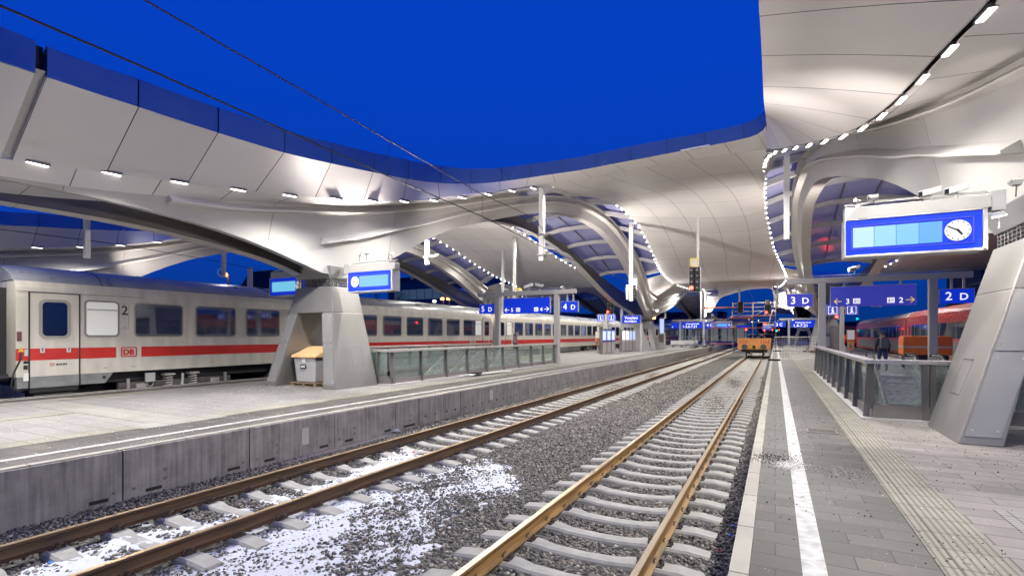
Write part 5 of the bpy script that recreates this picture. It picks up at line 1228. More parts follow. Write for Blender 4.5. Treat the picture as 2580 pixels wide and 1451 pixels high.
    for k in range(5):
        a = y0+8.3+2.1*k; MB().prism([(SIDE-.02, 1.08), (SIDE-.06, .62), (SIDE-.25, .42), (SIDE-2.4, .42), (SIDE-2.4, 1.08)], 'y', a, a+2.05).build('equipment_box', 'coach_skirt', t, bevel=.012)
    for c in (y0+4.6, y1-4.6):
        bg_ = MB().box(SIDE-.38, SIDE-.22, c-1.9, c+1.9, .52, .72).box(SIDE-.36, SIDE-.24, c-.6, c+.6, .30, .56).box(CXC-.9, CXC+.9, c-.4, c+.4, .4, .8); bo = bg_.build('bogie', 'bogie', t, bevel=.02)
        for q in (-1.25, 1.25):
            for xx in (-.75, .75): MB().tube([(CXC+xx-.06, c+q, .46), (CXC+xx+.07, c+q, .46)], .46, 24).build('wheel', 'bogie', bo, smooth=30)
            MB().box(SIDE-.42, SIDE-.16, c+q-.16, c+q+.16, .36, .66).build('axle_box', 'spring', bo, bevel=.02)
            MB().tube([(SIDE-.18, c+q*1.32, .50), (SIDE-.18, c+q*1.32, .84)], .05, 8).build('damper', 'spring', bo)
        for q in (-.42, .42):
            pts = [(SIDE-.20+.13*math.cos(a), c+q+.13*math.sin(a), .46+.42*a/(2*math.pi*5)) for a in np.linspace(0, 2*math.pi*5, 61)]
            MB().tube(pts, .026, 6).build('coil_spring', 'spring', bo, smooth=50); MB().tube([(SIDE-.2, c+q, .44), (SIDE-.2, c+q, .9)], .07, 8).build('spring_core', 'black', bo)
            MB().box(SIDE-.36, SIDE-.04, c+q-.17, c+q+.17, .88, .94).box(SIDE-.36, SIDE-.04, c+q-.17, c+q+.17, .41, .45).build('spring_seat', 'spring', bo)
        MB().tube([(SIDE-.1, c, .44), (SIDE-.1, c+.03, .92)], .045, 8).build('damper', 'steel_light', bo)
        m = MB(); m.tube([(SIDE-.06, c-1.05+.10*math.cos(a), .66+.11*math.sin(a)) for a in np.linspace(math.pi, 2*math.pi, 9)], .014, 6); m.box(SIDE-.1, SIDE-.04, c-1.2, c-.9, .70, 1.0); m.build('hanger', 'steel_grey', bo)
    return t
coach(6.0, 'nearest white coach with red stripe, door and DB logo at the left picture edge', True)
coach(33.3, 'second white coach with red stripe, behind the sign gantry with 5 and 4', True)
coach(60.6, 'third white coach, passing behind the timetable cases', False)
coach(87.9, 'fourth white coach, small beyond the second pylon', False)
# the vehicle in front: only its dark end is seen
t = thing('passenger_coach', 'dark end of the vehicle coupled ahead of the nearest white coach', 'train coach', (CXC, 5.3, 0))
MB().box(CXC-1.42, CXC+1.38, -9, 5.35, .9, 3.9).build('body', 'coach_roof', t, bevel=.08); MB().box(CXC-.8, CXC+.8, 5.36, 5.85, 1.0, 3.7).build('gangway', 'rubber', t); MB().box(CXC-1.2, CXC+1.2, -9, 5.2, .3, .88).build('underframe', 'black', t)

# ------------------------------------------------------------------ dark red train at the right
mat('train_red', (.30, .048, .036), .3, noise=.1, coat=.1); mat('train_grey', (.16, .165, .16), .35, noise=.1); mat('train_roof', (.42, .36, .30), .35, noise=.12); mat('train_roof_red', (.30, .07, .05), .4, noise=.05); mat('train_bright_red', (.60, .04, .025), .35)
def red_coach(y0, y1, label, nose=False, roofm='train_roof'):
    t = thing('red_train_coach', label, 'train coach', (11.1, y0, 0)); xc = 11.1; w = 1.42
    sec = [(-w+.05, .62), (w-.05, .62), (w, .9), (w, 3.45), (w-.10, 3.72), (-w+.10, 3.72), (-w, 3.45), (-w, .9)]
    rows = []
    ys = [(y0, 1.), (y1-3 if nose else y1, 1.)] + ([(y1-1.8, .97), (y1-.8, .86), (y1-.15, .66), (y1, .5)] if nose else [])
    for yy, s_ in ys: rows.append([(xc+a*s_, yy, .62+(b_-.62)*(1-(1-s_)*.8)) for a, b_ in sec])
    b1 = MB(); b1.grid(rows, wrap=True); n = len(sec); b1.f.append(tuple(range(n))); b1.f.append(tuple(range(len(rows)*n-1, len(rows)*n-n-1, -1))); b1.build('body', 'train_red', t, smooth=35)
    rs = [(-w+.10, 3.723), (-w+.3, 3.98), (-w+.7, 4.18), (-.3, 4.28), (.3, 4.28), (w-.7, 4.18), (w-.3, 3.98), (w-.10, 3.723)]
    rows = [[(xc+a*s_, yy, 3.72-(1-s_)*2.4+(b_-3.72)*s_) for a, b_ in rs] for yy, s_ in ys]
    r = MB(); r.grid(rows); r.f.append(tuple(range(8))); rf = r.build('roof', roofm, t, smooth=35)
    rb = MB()
    for k in range(4):
        xx = -w+.30+k*.30; zz = 3.985+.195*min(1, (xx+w-.3)/.4)+.005; rb.tube([(xc+xx, y0, zz), (xc+xx, ys[1][0], zz)], .012, 5)
    rb.build('roof_ribs', roofm, rf)
    X = xc-w; ye = ys[1][0]-.4
    MB().box(X-.004, X+.01, y0+.02, ye, .92, 1.85).build('grey_band', 'train_grey', t)
    MB().box(X-.006, X+.01, y0+.02, ye, 1.852, 1.93).build('red_line', 'train_bright_red', t)
    wb = MB().box(X-.008, X+.01, y0+1.9, ye-1.2, 2.05, 3.05).build('window_band', 'window_dark', t)
    k = y0+3.4; m = MB()
    while k < ye-1.4: MB().box(X-.012, X-.0075, k, k+.10, 2.05, 3.05).build('window_bar', 'train_grey', wb); k += 1.7
    for a in (y0+.45, ye-1.0):
        d = MB().box(X-.010, X+.01, a, a+.95, .80, 3.15).build('door', 'train_bright_red', t); MB().box(X-.014, X-.0105, a+.2, a+.75, 1.95, 2.95).build('window_pane', 'window_dark', d)
    MB().box(xc-1.1, xc+1.1, y0+1, y1-2, .35, .62).build('underframe', 'black', t)
    for c in (y0+3.5, y1-4.5):
        bo = MB().box(X+.1, X+.3, c-1.7, c+1.7, .42, .66).build('bogie', 'bogie', t)
        for q in (-1.2, 1.2): MB().tube([(xc-.82, c+q, .44), (xc-.68, c+q, .44)], .44, 20).build('wheel', 'bogie', bo, smooth=30)
    return t
red_coach(25.8, 52.3, 'nearest dark red coach, behind the close right pylon and gantry post', roofm='train_roof_red')
red_coach(52.9, 84, 'rounded end coach of the dark red train with a pale shiny roof', nose=True)
t = thing('locomotive', 'bright red train front with one lit headlight beyond the dark red train', 'train', (11.6, 108, 0))
MB().prism([(10.2, .8), (13.0, .8), (13.0, 2.6), (12.6, 3.9), (10.6, 3.9), (10.2, 2.6)], 'y', 108, 124).build('body', 'train_bright_red', t, bevel=.1)
MB().box(10.5, 12.7, 107.95, 108, 2.5, 3.5).build('windscreen', 'window_dark', t); MB().box(10.3, 12.9, 107.9, 123, .3, .78).build('underframe', 'black', t)
MB().disc((10.75, 107.93, 1.75), .2, 'y', .06, 14).build('headlight', 'lamp', t); MB().disc((12.45, 107.93, 1.75), .14, 'y', .06, 14).build('headlight', 'lamp_soft', t)

# ------------------------------------------------------------------ orange wagon
t = thing('flat_wagon', 'orange low-sided rail wagon standing on the near track', 'wagon', (X3, 58, 0)); xc = X3; y0, y1 = 58, 67.5; w = 1.48
b = MB(); b.box(xc-w, xc+w, y0, y0+.08, 1.22, 1.92).build('end_board', 'orange', t, bevel=.01)
for s_ in (-1, 1): MB().box(xc+s_*w-.04, xc+s_*w+.04, y0+.08, y1, 1.22, 1.88).build('side_board', 'orange', t)
MB().box(xc-w, xc+w, y1-.08, y1, 1.22, 1.92).build('end_board', 'orange', t)
MB().box(xc-w-.03, xc+w+.03, y0-.02, y1, .78, 1.215).build('frame', 'orange', t, bevel=.02)
m = MB()
for q in (-w, -.5, .5, w): m.box(xc+q-.06, xc+q+.06, y0-.10, y0-.005, .9, 1.98)
m.box(xc-w, xc+w, y0-.06, y0-.006, 1.22, 1.28).box(xc-w, xc+w, y0-.06, y0-.006, 1.84, 1.90); m.build('stakes', 'orange', t, bevel=.01)
m = MB(); [m.box(xc-1.3+.22*k, xc-1.2+.22*k, y0-.03, y0-.005, 1.42, 1.72) for k in range(4)]; [m.box(xc+.62+.22*k, xc+.72+.22*k, y0-.03, y0-.005, 1.42, 1.72) for k in range(4)]; m.build('rust_patches', mat('rust_red', (.45, .09, .03), .8), t)
for s_ in (-.88, .88):
    bf = MB().tube([(xc+s_, y0-.02, 1.06), (xc+s_, y0-.5, 1.06)], .12, 12).build('buffer', 'black', t, smooth=30); MB().tube([(xc+s_, y0-.5, 1.06), (xc+s_, y0-.56, 1.06)], .28, 24).build('buffer_plate', mat('buffer', (.045, .05, .05), .6), bf)
m = MB().box(xc-.14, xc+.14, y0-.3, y0-.02, .92, 1.2); m.tube([(xc, y0-.3, 1.05), (xc+.02, y0-.4, .8), (xc, y0-.35, .55)], .045, 7); m.build('coupling', 'black', t)
MB().box(xc-.35, xc+.35, y0-.025, y0-.021, .88, 1.2).build('number_plate', 'yellow', t)
m = MB().box(xc-1.2, xc+1.2, y0+.2, y1-.2, .5, .775); m.build('underframe', 'black', t)
for c in (y0+1.6, y1-1.6):
    for q in (-.78, .78): MB().tube([(xc+q-.07, c, .45), (xc+q+.07, c, .45)], .45, 22).build('wheel', 'bogie', t, smooth=30)
    m = MB().tube([(xc-.8, c, .45), (xc+.8, c, .45)], .08, 8)
    for q in (-1.0, 1.0): m.box(xc+q-.08, xc+q+.08, c-.5, c+.5, .48, .62)
    m.build('axle', 'bogie', t)
m = MB()
for k in range(12): m.box(xc-1.3+.22*k, xc-1.2+.2*k+.03*(k % 3), y0+.3, y1-.4, 1.80, 1.93+.03*random.random())
m.build('load', mat('old_wood', (.16, .11, .07), .8, noise=.4), t)
# ------------------------------------------------------------------ hanging masts, signals, wires
def mast(x, y, z0, z1, label, w=.16, grp=None, arms=0, ins=True):
    t = thing('hanging_mast', label, 'mast', (x, y, z0), grp)
    MB().box(x-w/2, x+w/2, y-w/2, y+w/2, z0, z1).build('pole', 'steel_light', t, bevel=.01)
    for k in range(arms):
        zz = z0+.25+k*.9
        MB().box(x-w*.8, x+w*.8, y-w*.8, y+w*.8, zz-.04, zz+.04).build('clamp', 'steel_dark', t)
        m = MB().tube([(x, y, zz), (x+.55, y-.1, zz+.05)], .03, 7); m.build('arm', 'steel_grey', t)
        m = MB(); [m.tube([(x+.22+.06*j, y-.04, zz+.02), (x+.25+.06*j, y-.045, zz+.023)], .06, 9) for j in range(4)]; m.build('insulator', 'steel_dark', t)
    return t
mast(-9.2, 20.6, 5.55, 8.9, 'pale square mast hanging from the ceiling edge in the middle, holding the overhead wires', .22, arms=2)
mast(.40, 22.6, 6.0, 9.7, 'pale square mast hanging before the skylight right of the tracks', .21)
mast(-8.75, 34.6, 4.6, 9.95, 'thick hanging mast carrying a box of gear in front of the second pylon', .26)
t = thing('tension_gear', 'box of wheels and weights on the hanging mast by the second pylon', 'gear box', (-8.5, 34.5, 4.8))
MB().box(-9.05, -8.90, 34.35, 34.7, 4.7, 5.7).build('weights', 'steel_light', t); MB().box(-8.58, -8.30, 34.35, 34.8, 5.3, 6.1).build('housing', 'steel_grey', t)
m = MB(); [m.tube([(-8.5, 34.3, 4.75+.2*k), (-8.45, 34.42, 4.78+.2*k)], .10, 12) for k in range(5)]; m.build('pulleys', 'black', t)
mast(-16.6, 6.9, 4.35, 5.85, 'grey square mast hanging from the roof above the near end of the white train', .13); 
mast(-17.6, 11.4, 4.35, 5.6, 'short grey mast with a cable loop left of the nearer left pylon', .12)
m = MB().tube([(-17.6+.03, 11.3+.14*math.cos(a), 4.5+.14*math.sin(a)) for a in np.linspace(0, 6.2, 18)], .014, 6); tag(m.build('cable_loop', 'white_paint'), 'pale coil of cable at the foot of the short mast', 'cable')
mast(-24.5, 17.3, 3.9, 5.8, 'white post in the blue gap beyond the roof of the white train', .2)
mast(-10.9, 14.5, 4.75, 5.6, 'short pale mast hanging right of the departure board', .13, arms=1)
mast(-19.5, 38, 4.6, 10.4, 'slim mast with a yellow-framed mirror box left of the second pylon', .22)
mast(-22.5, 41.5, 4.4, 10.8, 'tall slim mast carrying a black signal head over the white train', .22)
mast(-4.3, 33.6, 5.6, 9.9, 'slim mast carrying the large railway signal over the tracks', .13)
mast(-4.35, 76, 5.2, 9.5, 'slim mast carrying the signal seen from behind over the scaffold', .22)
mast(-9.8, 80, 4.3, 8.8, 'distant hanging mast left of the oval opening', .2); mast(.2, 62, 5.2, 8.6, 'distant hanging mast by the red signal', .2)
mast(-12.4, 66, 4.4, 7.6, 'hanging mast beyond the second pylon', .22)
def signal(x, y, z0, label, cols=2, lit='red_lamp', h=1.5, mirror=True, back=False):
    t = thing('railway_signal', label, 'signal', (x, y, z0)); w = .32
    for c in range(cols):
        xa = x-cols*w/2+c*w+.01
        MB().box(xa, xa+w-.02, y, y+.22, z0, z0+h).build('signal_head', 'black', t, bevel=.01)
    MB().box(x-cols*w/2-.03, x+cols*w/2+.03, y+.225, y+.25, z0-.03, z0+h+.03).build('back_plate', 'white_paint', t)
    if not back:
        for c in range(cols):
            for k in range(4):
                cx = x-cols*w/2+c*w+w/2; cz = z0+.22+k*(h-.4)/3; on = (c == 0 and k == 0)
                MB().tube([(cx, y-.14, cz), (cx, y+.01, cz)], .085 if not on else .125, 14).build('hood', 'black', t)
                MB().disc((cx, y-.145 if on else y-.142, cz), .12 if on else .07, 'y', .02, 16).build('lens', lit if on else 'steel_dark', t)
    if mirror:
        MB().box(x-.24, x+.20, y+.0, y+.10, z0+h+.06, z0+h+.52).build('indicator', 'steel_grey', t)
        m = MB()
        for q in ((-.27, -.22), (.18, .23)): m.box(x+q[0], x+q[1], y-.02, y, z0+h+.04, z0+h+.56)
        for q in ((.04, .09), (.51, .56)): m.box(x-.22, x+.18, y-.02, y, z0+h+q[0], z0+h+q[1])
        m.build('yellow_frame', 'yellow', t)
    return t
signal(-4.45, 33.2, 4.98, 'black two-column signal with one red light under a yellow-framed box, centre of the view')
signal(-.75, 66, 4.7, 'smaller signal glowing red left of the sign 3 D', cols=2, h=1.1)
signal(-4.2, 75.6, 5.3, 'dark signal seen from behind above the orange wagon', back=True, mirror=False)
signal(-22.1, 41.2, 4.4, 'tall black signal head left of the yellow-framed mirror box', cols=1, mirror=False, h=1.6, back=True)
signal(-18.9, 37.7, 4.7, 'small black signal below the yellow-framed box behind the left gantry', cols=1, h=.9)
signal(-15.6, 52.5, 4.5, 'slim dark signal with a red light above the i signs', cols=2, h=1.7, mirror=False)
signal(7.6, 52, 4.7, 'signal glowing red above the dark red train', cols=2, h=1.2, mirror=False)
signal(4.9, 54, 3.7, 'red signal light half hidden behind the i signs of the right platform', cols=1, h=.9, mirror=False)
for u, v, D, m_, s_, lb in ((1924, 817, 120, 'red_lamp', .36, 'bright red signal light seen through the scaffold'), (1923, 831, 140, 'red_lamp', .22, 'smaller red light below the bright one, behind the scaffold'), (1877, 829, 130, 'red_lamp', .22, 'red light low behind the left part of the scaffold'),
    (1869, 814, 150, 'red_lamp', .12, 'tiny red light left behind the scaffold'), (1943, 830, 150, 'red_lamp', .14, 'tiny red light at the right leg of the scaffold'), (1960, 830, 150, 'red_lamp', .12, 'tiny red light right of the scaffold'), (1954, 832, 140, 'green_lamp', .22, 'green signal light between scaffold and sign 3 C'),
    (1876, 803, 160, 'warm_lamp', .18, 'orange yard light behind the scaffold, upper'), (1884, 803, 160, 'warm_lamp', .14, 'orange yard light behind the scaffold, beside the upper one'), (1892, 810, 160, 'lamp_soft', .16, 'white yard light behind the scaffold'), (1908, 806, 170, 'lamp_soft', .10, 'faint yard light right of the scaffold middle')):
    x, y, z = at(u, v, D); t = thing('distant_light', lb, 'light', (x, y, z)); MB().tube([(x, y, z), (x, y+.3, z)], s_, 12).build('lens', m_, t); MB().box(x-s_*1.4, x+s_*1.4, y+.3, y+.4, z-s_*2, z+s_*2.4).build('housing', 'black', t); MB().box(x-.06, x+.06, y+.32, y+.44, -.4, z-s_*2).build('pole', 'steel_dark', t)
def wire(pts, r, label):
    tag(MB().tube(pts, r, 6).build('overhead_wire', 'rubber', smooth=50), label, 'wire')
def W(u, v, X): 
    a = (u-1288)/1275; c, s = math.cos(YAW), math.sin(YAW); t_ = X/(a*c-s); return (X, t_*(a*s+c), H - t_*(v-843)/1275)
wire([W(-260, -90, -6.5), W(0, 15, -6.6), W(350, 165, -6.65), W(710, 325, -6.7), W(985, 447, -6.8), W(1213, 545, -7.2), W(1366, 622, -7.6), W(1486, 672, -8.0), W(1597, 712, -8.3)], .013, 'lower overhead wire sweeping down from the upper left corner')
wire([W(200, -95, -6.5), W(362, 0, -6.6), W(700, 193, -6.65), W(985, 358, -6.8), W(1213, 490, -7.3), W(1345, 548, -8.4), W(1366, 580, -8.8)], .011, 'upper overhead wire crossing the open sky')
wire([W(985, 358, -6.8), W(975, 380, -6.75), W(972, 415, -6.75), W(980, 438, -6.8), W(988, 449, -6.8)], .006, 'curved dropper between the two overhead wires over the fascia')
wire([W(1213, 490, -7.25), W(1213, 545, -7.2)], .006, 'straight dropper between the overhead wires near the hanging mast')
wire([W(0, 577, -19.5), W(300, 615, -20), W(560, 660, -20.4), W(690, 688, -20.6)], .012, 'overhead wire above the white train')
wire([W(105, 528, -20), W(230, 545, -20), W(330, 572, -20)], .012, 'short stretch of wire in the blue gap at the far left')
wire([(-19.9, 46, 6.3), (-20.1, 60, 5.5), (-20.2, 110, 5.4)], .012, 'overhead wire over the far part of the white train')
wire([(11, 5, 5.6), (11.2, 40, 5.5), (11.1, 60, 5.5), (11, 120, 5.5)], .014, 'overhead wire above the dark red train')
wire([(-1.9, 46, 5.9), (-1.94, 80, 5.6), (-1.94, 140, 5.5)], .012, 'distant overhead wire above the orange wagon')

# ------------------------------------------------------------------ grit bin on its pallet
t = thing('pallet', 'wooden pallet under the grit bin', 'pallet', (-14.0, 12.4, .55)); px, py = -14.0, 12.25
m = MB()
for k in range(3): m.box(px-.62, px+.62, py-.42+.36*k, py-.30+.36*k, .556, .575)
for k in range(3):
    for j in range(3): m.box(px-.60+.53*k, px-.46+.53*k, py-.42+.36*j, py-.30+.36*j, .575, .65)
m.build('blocks', mat('wood', (.30, .22, .13), .8, noise=.35, nscale=7), t)
m = MB(); [m.box(px-.62, px+.62, py-.44+.19*k, py-.32+.19*k, .65, .672) for k in range(5)]; m.build('deck_boards', 'wood', t)
t = thing('grit_bin', 'grey grit bin with orange pitched lid standing in the pylon opening', 'grit bin', (px, py, .675))
mat('bin_grey', (.42, .41, .41), .45, noise=.05); mat('lid_orange', (.78, .50, .25), .45, noise=.08)
MB().hexa([(px-.44, py-.34, .674), (px+.44, py-.34, .674), (px+.44, py+.34, .674), (px-.44, py+.34, .674)], [(px-.52, py-.40, 1.50), (px+.52, py-.40, 1.50), (px+.52, py+.40, 1.50), (px-.52, py+.40, 1.50)]).build('bin_body', 'bin_grey', t, bevel=.05)
ld = MB().prism([(py-.46, 1.50), (py+.45, 1.50), (py+.45, 1.86), (py+.30, 1.88), (py-.46, 1.58)], 'x', px-.57, px+.57).build('lid', 'lid_orange', t, bevel=.03)
MB().box(px-.16, px+.10, py-.418, py-.39, 1.16, 1.27).build('label_plate', 'black', t); MB().box(px-.13, px+.07, py-.424, py-.418, 1.19, 1.24).build('label_text', 'white_paint', t)
m = MB(); [m.tube([(px+q, py-.44, 1.52), (px+q+.03, py-.47, 1.42), (px+q+.06, py-.45, 1.34)], .008, 5) for q in (-.02, .06)]; m.build('cord', 'white', ld)
# loose pipes on the left platform
t = thing('pipe_bundle', 'bundle of white conduits and a dark coil lying on the left platform', 'pipes', (-11.1, 18.5, .55))
m = MB(); [m.tube([(-11.35+.09*k, 17.2+.25*k, .60+.03*(k % 2)), (-11.0+.02*k, 20.4+.2*k, .60)], .03, 7) for k in range(4)]; m.build('conduits', 'white_paint', t)
m = MB(); [m.tube([(-11.3, 18.0+.10*k, .58), (-11.05, 18.02+.10*k, .60), (-11.0, 18.03+.10*k, .68), (-11.3, 18.0+.10*k, .68)], .03, 6) for k in range(5)]; m.build('coil', 'rubber', t)
# ------------------------------------------------------------------ showcases, help point, benches
def showcase(x, y, n, kind, label, x2=None, w=1.35):
    t = thing('info_case', label, 'display case', (x, y, .55)); mat('case_grey', (.34, .31, .30), .45, .2)
    for k in range(n):
        ya = y+k*(w+.06); yb = ya+w
        MB().box(x-.12, x+.10, ya, yb, .62, 1.62).build('base_panel', 'case_grey', t, bevel=.008)
        f = MB().box(x-.12, x+.10, ya, yb, 1.63, 2.78).build('case', 'steel_grey' if kind == 'w' else mat('case_blue', (.02, .03, .16), .35), t, bevel=.008)
        p = 'poster_blue' if kind == 'b' else ('poster_white' if k < 2 else 'poster_pale')
        s_ = MB().box(x+.101, x+.106, ya+.09, yb-.09, 1.78, 2.68).build('poster', p, f)
        if kind == 'b':
            m = MB()
            for r_ in range(14): m.box(x+.1065, x+.109, ya+.16, yb-.16-.3*random.random(), 1.84+.057*r_, 1.862+.057*r_)
            m.build('timetable_lines', 'sign_white', s_)
        MB().box(x-.16, x+.14, ya-.06, ya, .55, 2.86).build('post', 'steel_dark', t)
showcase(-13.9, 44.2, 3, 'b', 'three tall cases with glowing blue timetables on the left platform')
showcase(-13.9, 50.8, 4, 'w', 'four cases with white and pale posters beside the second pylon')
showcase(3.0, 36.0, 2, 'b', 'two blue timetable cases behind the right gantry post'); showcase(3.7, 40.5, 2, 'w', 'white lit poster cases beyond the right gantry post')
def helppoint(x, y, label):
    t = thing('help_point', label, 'help point', (x, y, .55)); MB().box(x-.07, x+.07, y, y+.12, .55, 1.6).build('post', 'steel_grey', t)
    MB().box(x-.22, x+.22, y-.03, y+.0, 1.95, 2.6).build('notice_frame', 'orange', t); MB().box(x-.18, x+.18, y-.036, y-.031, 2.0, 2.55).build('notice', 'white', t); b_ = MB().box(x-.17, x+.17, y-.12, y, 1.35, 1.9).build('orange_box', 'orange', t); MB().box(x-.09, x+.05, y-.126, y-.121, 1.45, 1.72).build('ticket_slot', 'steel_dark', b_)
helppoint(-14.5, 45.0, 'orange box under a white notice at the blue timetable cases'); helppoint(4.15, 37.5, 'orange box under a white notice beyond the right gantry')
for x, y, lb in ((-16.9, 33.0, 'slim dark stele behind the left gantry'), (1.2+6.3, 27.2, 'slim grey stele beside the right gantry post'), (2.35, 30.2, 'small grey stele left of the poster cases')):
    t = thing('stele', lb, 'stele', (x, y, .55)); MB().box(x-.14, x+.14, y, y+.12, .55, 2.35).build('body', 'steel_dark', t, bevel=.01); MB().box(x-.1, x+.1, y-.006, y-.001, 1.7, 2.2).build('plate', 'steel_grey', t)
t = thing('light_column', 'narrow glowing white advertising column right of the second pylon', 'lit column', (-13.2, 68, .55)); MB().box(-13.5, -12.9, 68, 68.3, .55, 1.1).build('foot', 'steel_dark', t); MB().box(-13.45, -12.95, 68, 68.25, 1.1, 4.4).build('light_panel', 'poster_pale', t); MB().box(-13.5, -12.9, 68, 68.3, 4.4, 4.6).build('cap', 'steel_dark', t)
for k, (x, y) in enumerate(((-11.9, 72), (-11.4, 76), (-11.2, 80))):
    t = thing('bench', ('nearest', 'middle', 'farthest')[k]+' metal bench on the left platform past the second pylon', 'bench', (x, y, .55))
    MB().box(x-.9, x+.9, y-.25, y+.25, .97, 1.02).build('seat', 'steel_light', t); MB().box(x-.9, x+.9, y+.22, y+.28, 1.05, 1.5).build('backrest', 'steel_light', t)
    for q in (-.6, .6): MB().box(x+q-.04, x+q+.04, y-.2, y+.2, .55, .97).build('leg', 'steel_dark', t)
# luggage lift housing pieces and poster stand at the far left platform
t = thing('vending_machine', 'grey machine standing right of the second pylon', 'machine', (-12.2, 63, .55)); MB().box(-12.7, -11.9, 63, 63.7, .55, 2.5).build('housing', 'steel_grey', t, bevel=.02); MB().box(-12.6, -12.0, 62.98, 62.999, 1.4, 2.3).build('front', 'steel_dark', t)

# ------------------------------------------------------------------ scaffold and barrier fences
mat('scaffold_tube', (.26, .22, .18), .5)
t = thing('scaffold', 'large tube scaffold with rust-red decks spanning the tracks behind the orange wagon', 'scaffold', (-4, 80, .55))
xs = [-8.3, -5.5, -2.85, 0.05]; zs = [1.6, 2.4, 3.3, 4.1, 4.6, 5.1, 5.7, 6.3, 6.9]
def tb(p, q, r=.032, m='scaffold_tube', n='tube'): return MB().tube([p, q], r, 6).build(n, m, t)
for x in xs:
    for y in (80, 82): tb((x, y, .5 if x < -8 or x > -.3 else -.3), (x, y, 7.0 if x != xs[0] else 5.4), .045, n='upright')
for z in zs:
    for y in (80, 82):
        if z < 4.8: tb((xs[0], y, z), (xs[1], y, z), n='ledger')
        tb((xs[1], y, z), (xs[3], y, z), n='ledger')
for a, b_, z1_, z2_ in ((0, 1, 1.6, 3.3), (1, 0, 1.6, 3.3), (1, 2, 3.3, 5.0), (3, 2, .8, 3.3), (2, 3, 1.6, 3.3), (2, 3, 4.9, 6.6), (1, 2, .9, 2.6), (0, 1, 3.4, 5.0), (1, 0, 3.4, 5.2)): tb((xs[a], 79.95, z1_), (xs[b_], 79.95, z2_), .035, n='brace')
tb((-.3, 79.7, 5.9), (-.9, 79.7, 3.4), .05, 'steel_light', 'brace')
for x0_, x1_, z in ((-9.6, -3.2, 6.25), (xs[2], xs[3], 4.95), (xs[0]-.6, xs[3], 3.25), (xs[0]-.3, xs[1], .95), (xs[1]-.5, xs[2], 4.75)): MB().box(x0_, x1_, 79.8, 82.1, z, z+.12).build('deck', mat('rust_deck', (.28, .07, .03), .7, noise=.3), t)
def fence(x0, x1, y, label, n=1, z=.6, h=1.45, axis='x'):
    t = thing('barrier_fence', label, 'fence', ((x0+x1)/2, y, .55)); m = MB()
    P = (lambda a, zz: (a, y, zz)) if axis == 'x' else (lambda a, zz: (y, a, zz))
    m.tube([P(x0, z+.12), P(x0, z+h), P(x1, z+h), P(x1, z+.12), P(x0, z+.12)], .021, 6); m.build('frame', 'steel_light', t)
    m = MB(); k = x0+.12
    while k < x1-.05: m.tube([P(k, z+.12), P(k, z+h)], .005, 4); k += .16
    k = z+.3
    while k < z+h: m.tube([P(x0, k), P(x1, k)], .005, 4); k += .22
    m.build('mesh_infill', 'steel_light', t)
    for q in (x0, x1):
        c = P(q, .6); MB().box(c[0]-.36, c[0]+.36, c[1]-.12, c[1]+.12, .556, .68).build('foot', 'black', t, bevel=.02)
fence(-.05, 2.7, 38, 'wire barrier fence with black feet across the right platform', h=1.55)
fence(.15, 2.9, 60, 'second wire barrier fence farther along the right platform')
fence(-11.2, -9.0, 84, 'wire fence at the left platform near the scaffold'); fence(78, 81, -9.3, 'wire fence running along the left platform edge', axis='y')
fence(-13.8, -11.4, 88, 'far wire fence under the sign 4 C'); fence(70, 73.4, -9.6, 'wire fence along the platform edge past the benches', axis='y')
t = thing('rubble_pile', 'small heap of boards and machine parts on the right platform', 'pile', (3.3, 54, .55)); m = MB()
for k in range(14): a = random.random()*3; x, y = 2.9+random.random()*.9, 53.5+random.random(); m.bar((x, y, .6+.3*random.random()), (x+.5*math.cos(a), y+.4*math.sin(a), .65+.4*random.random()), .09, .07)
m.build('boards', 'old_wood', t)
fence(1.0, 3.2, 90, 'far wire fence below the sign 3 C')
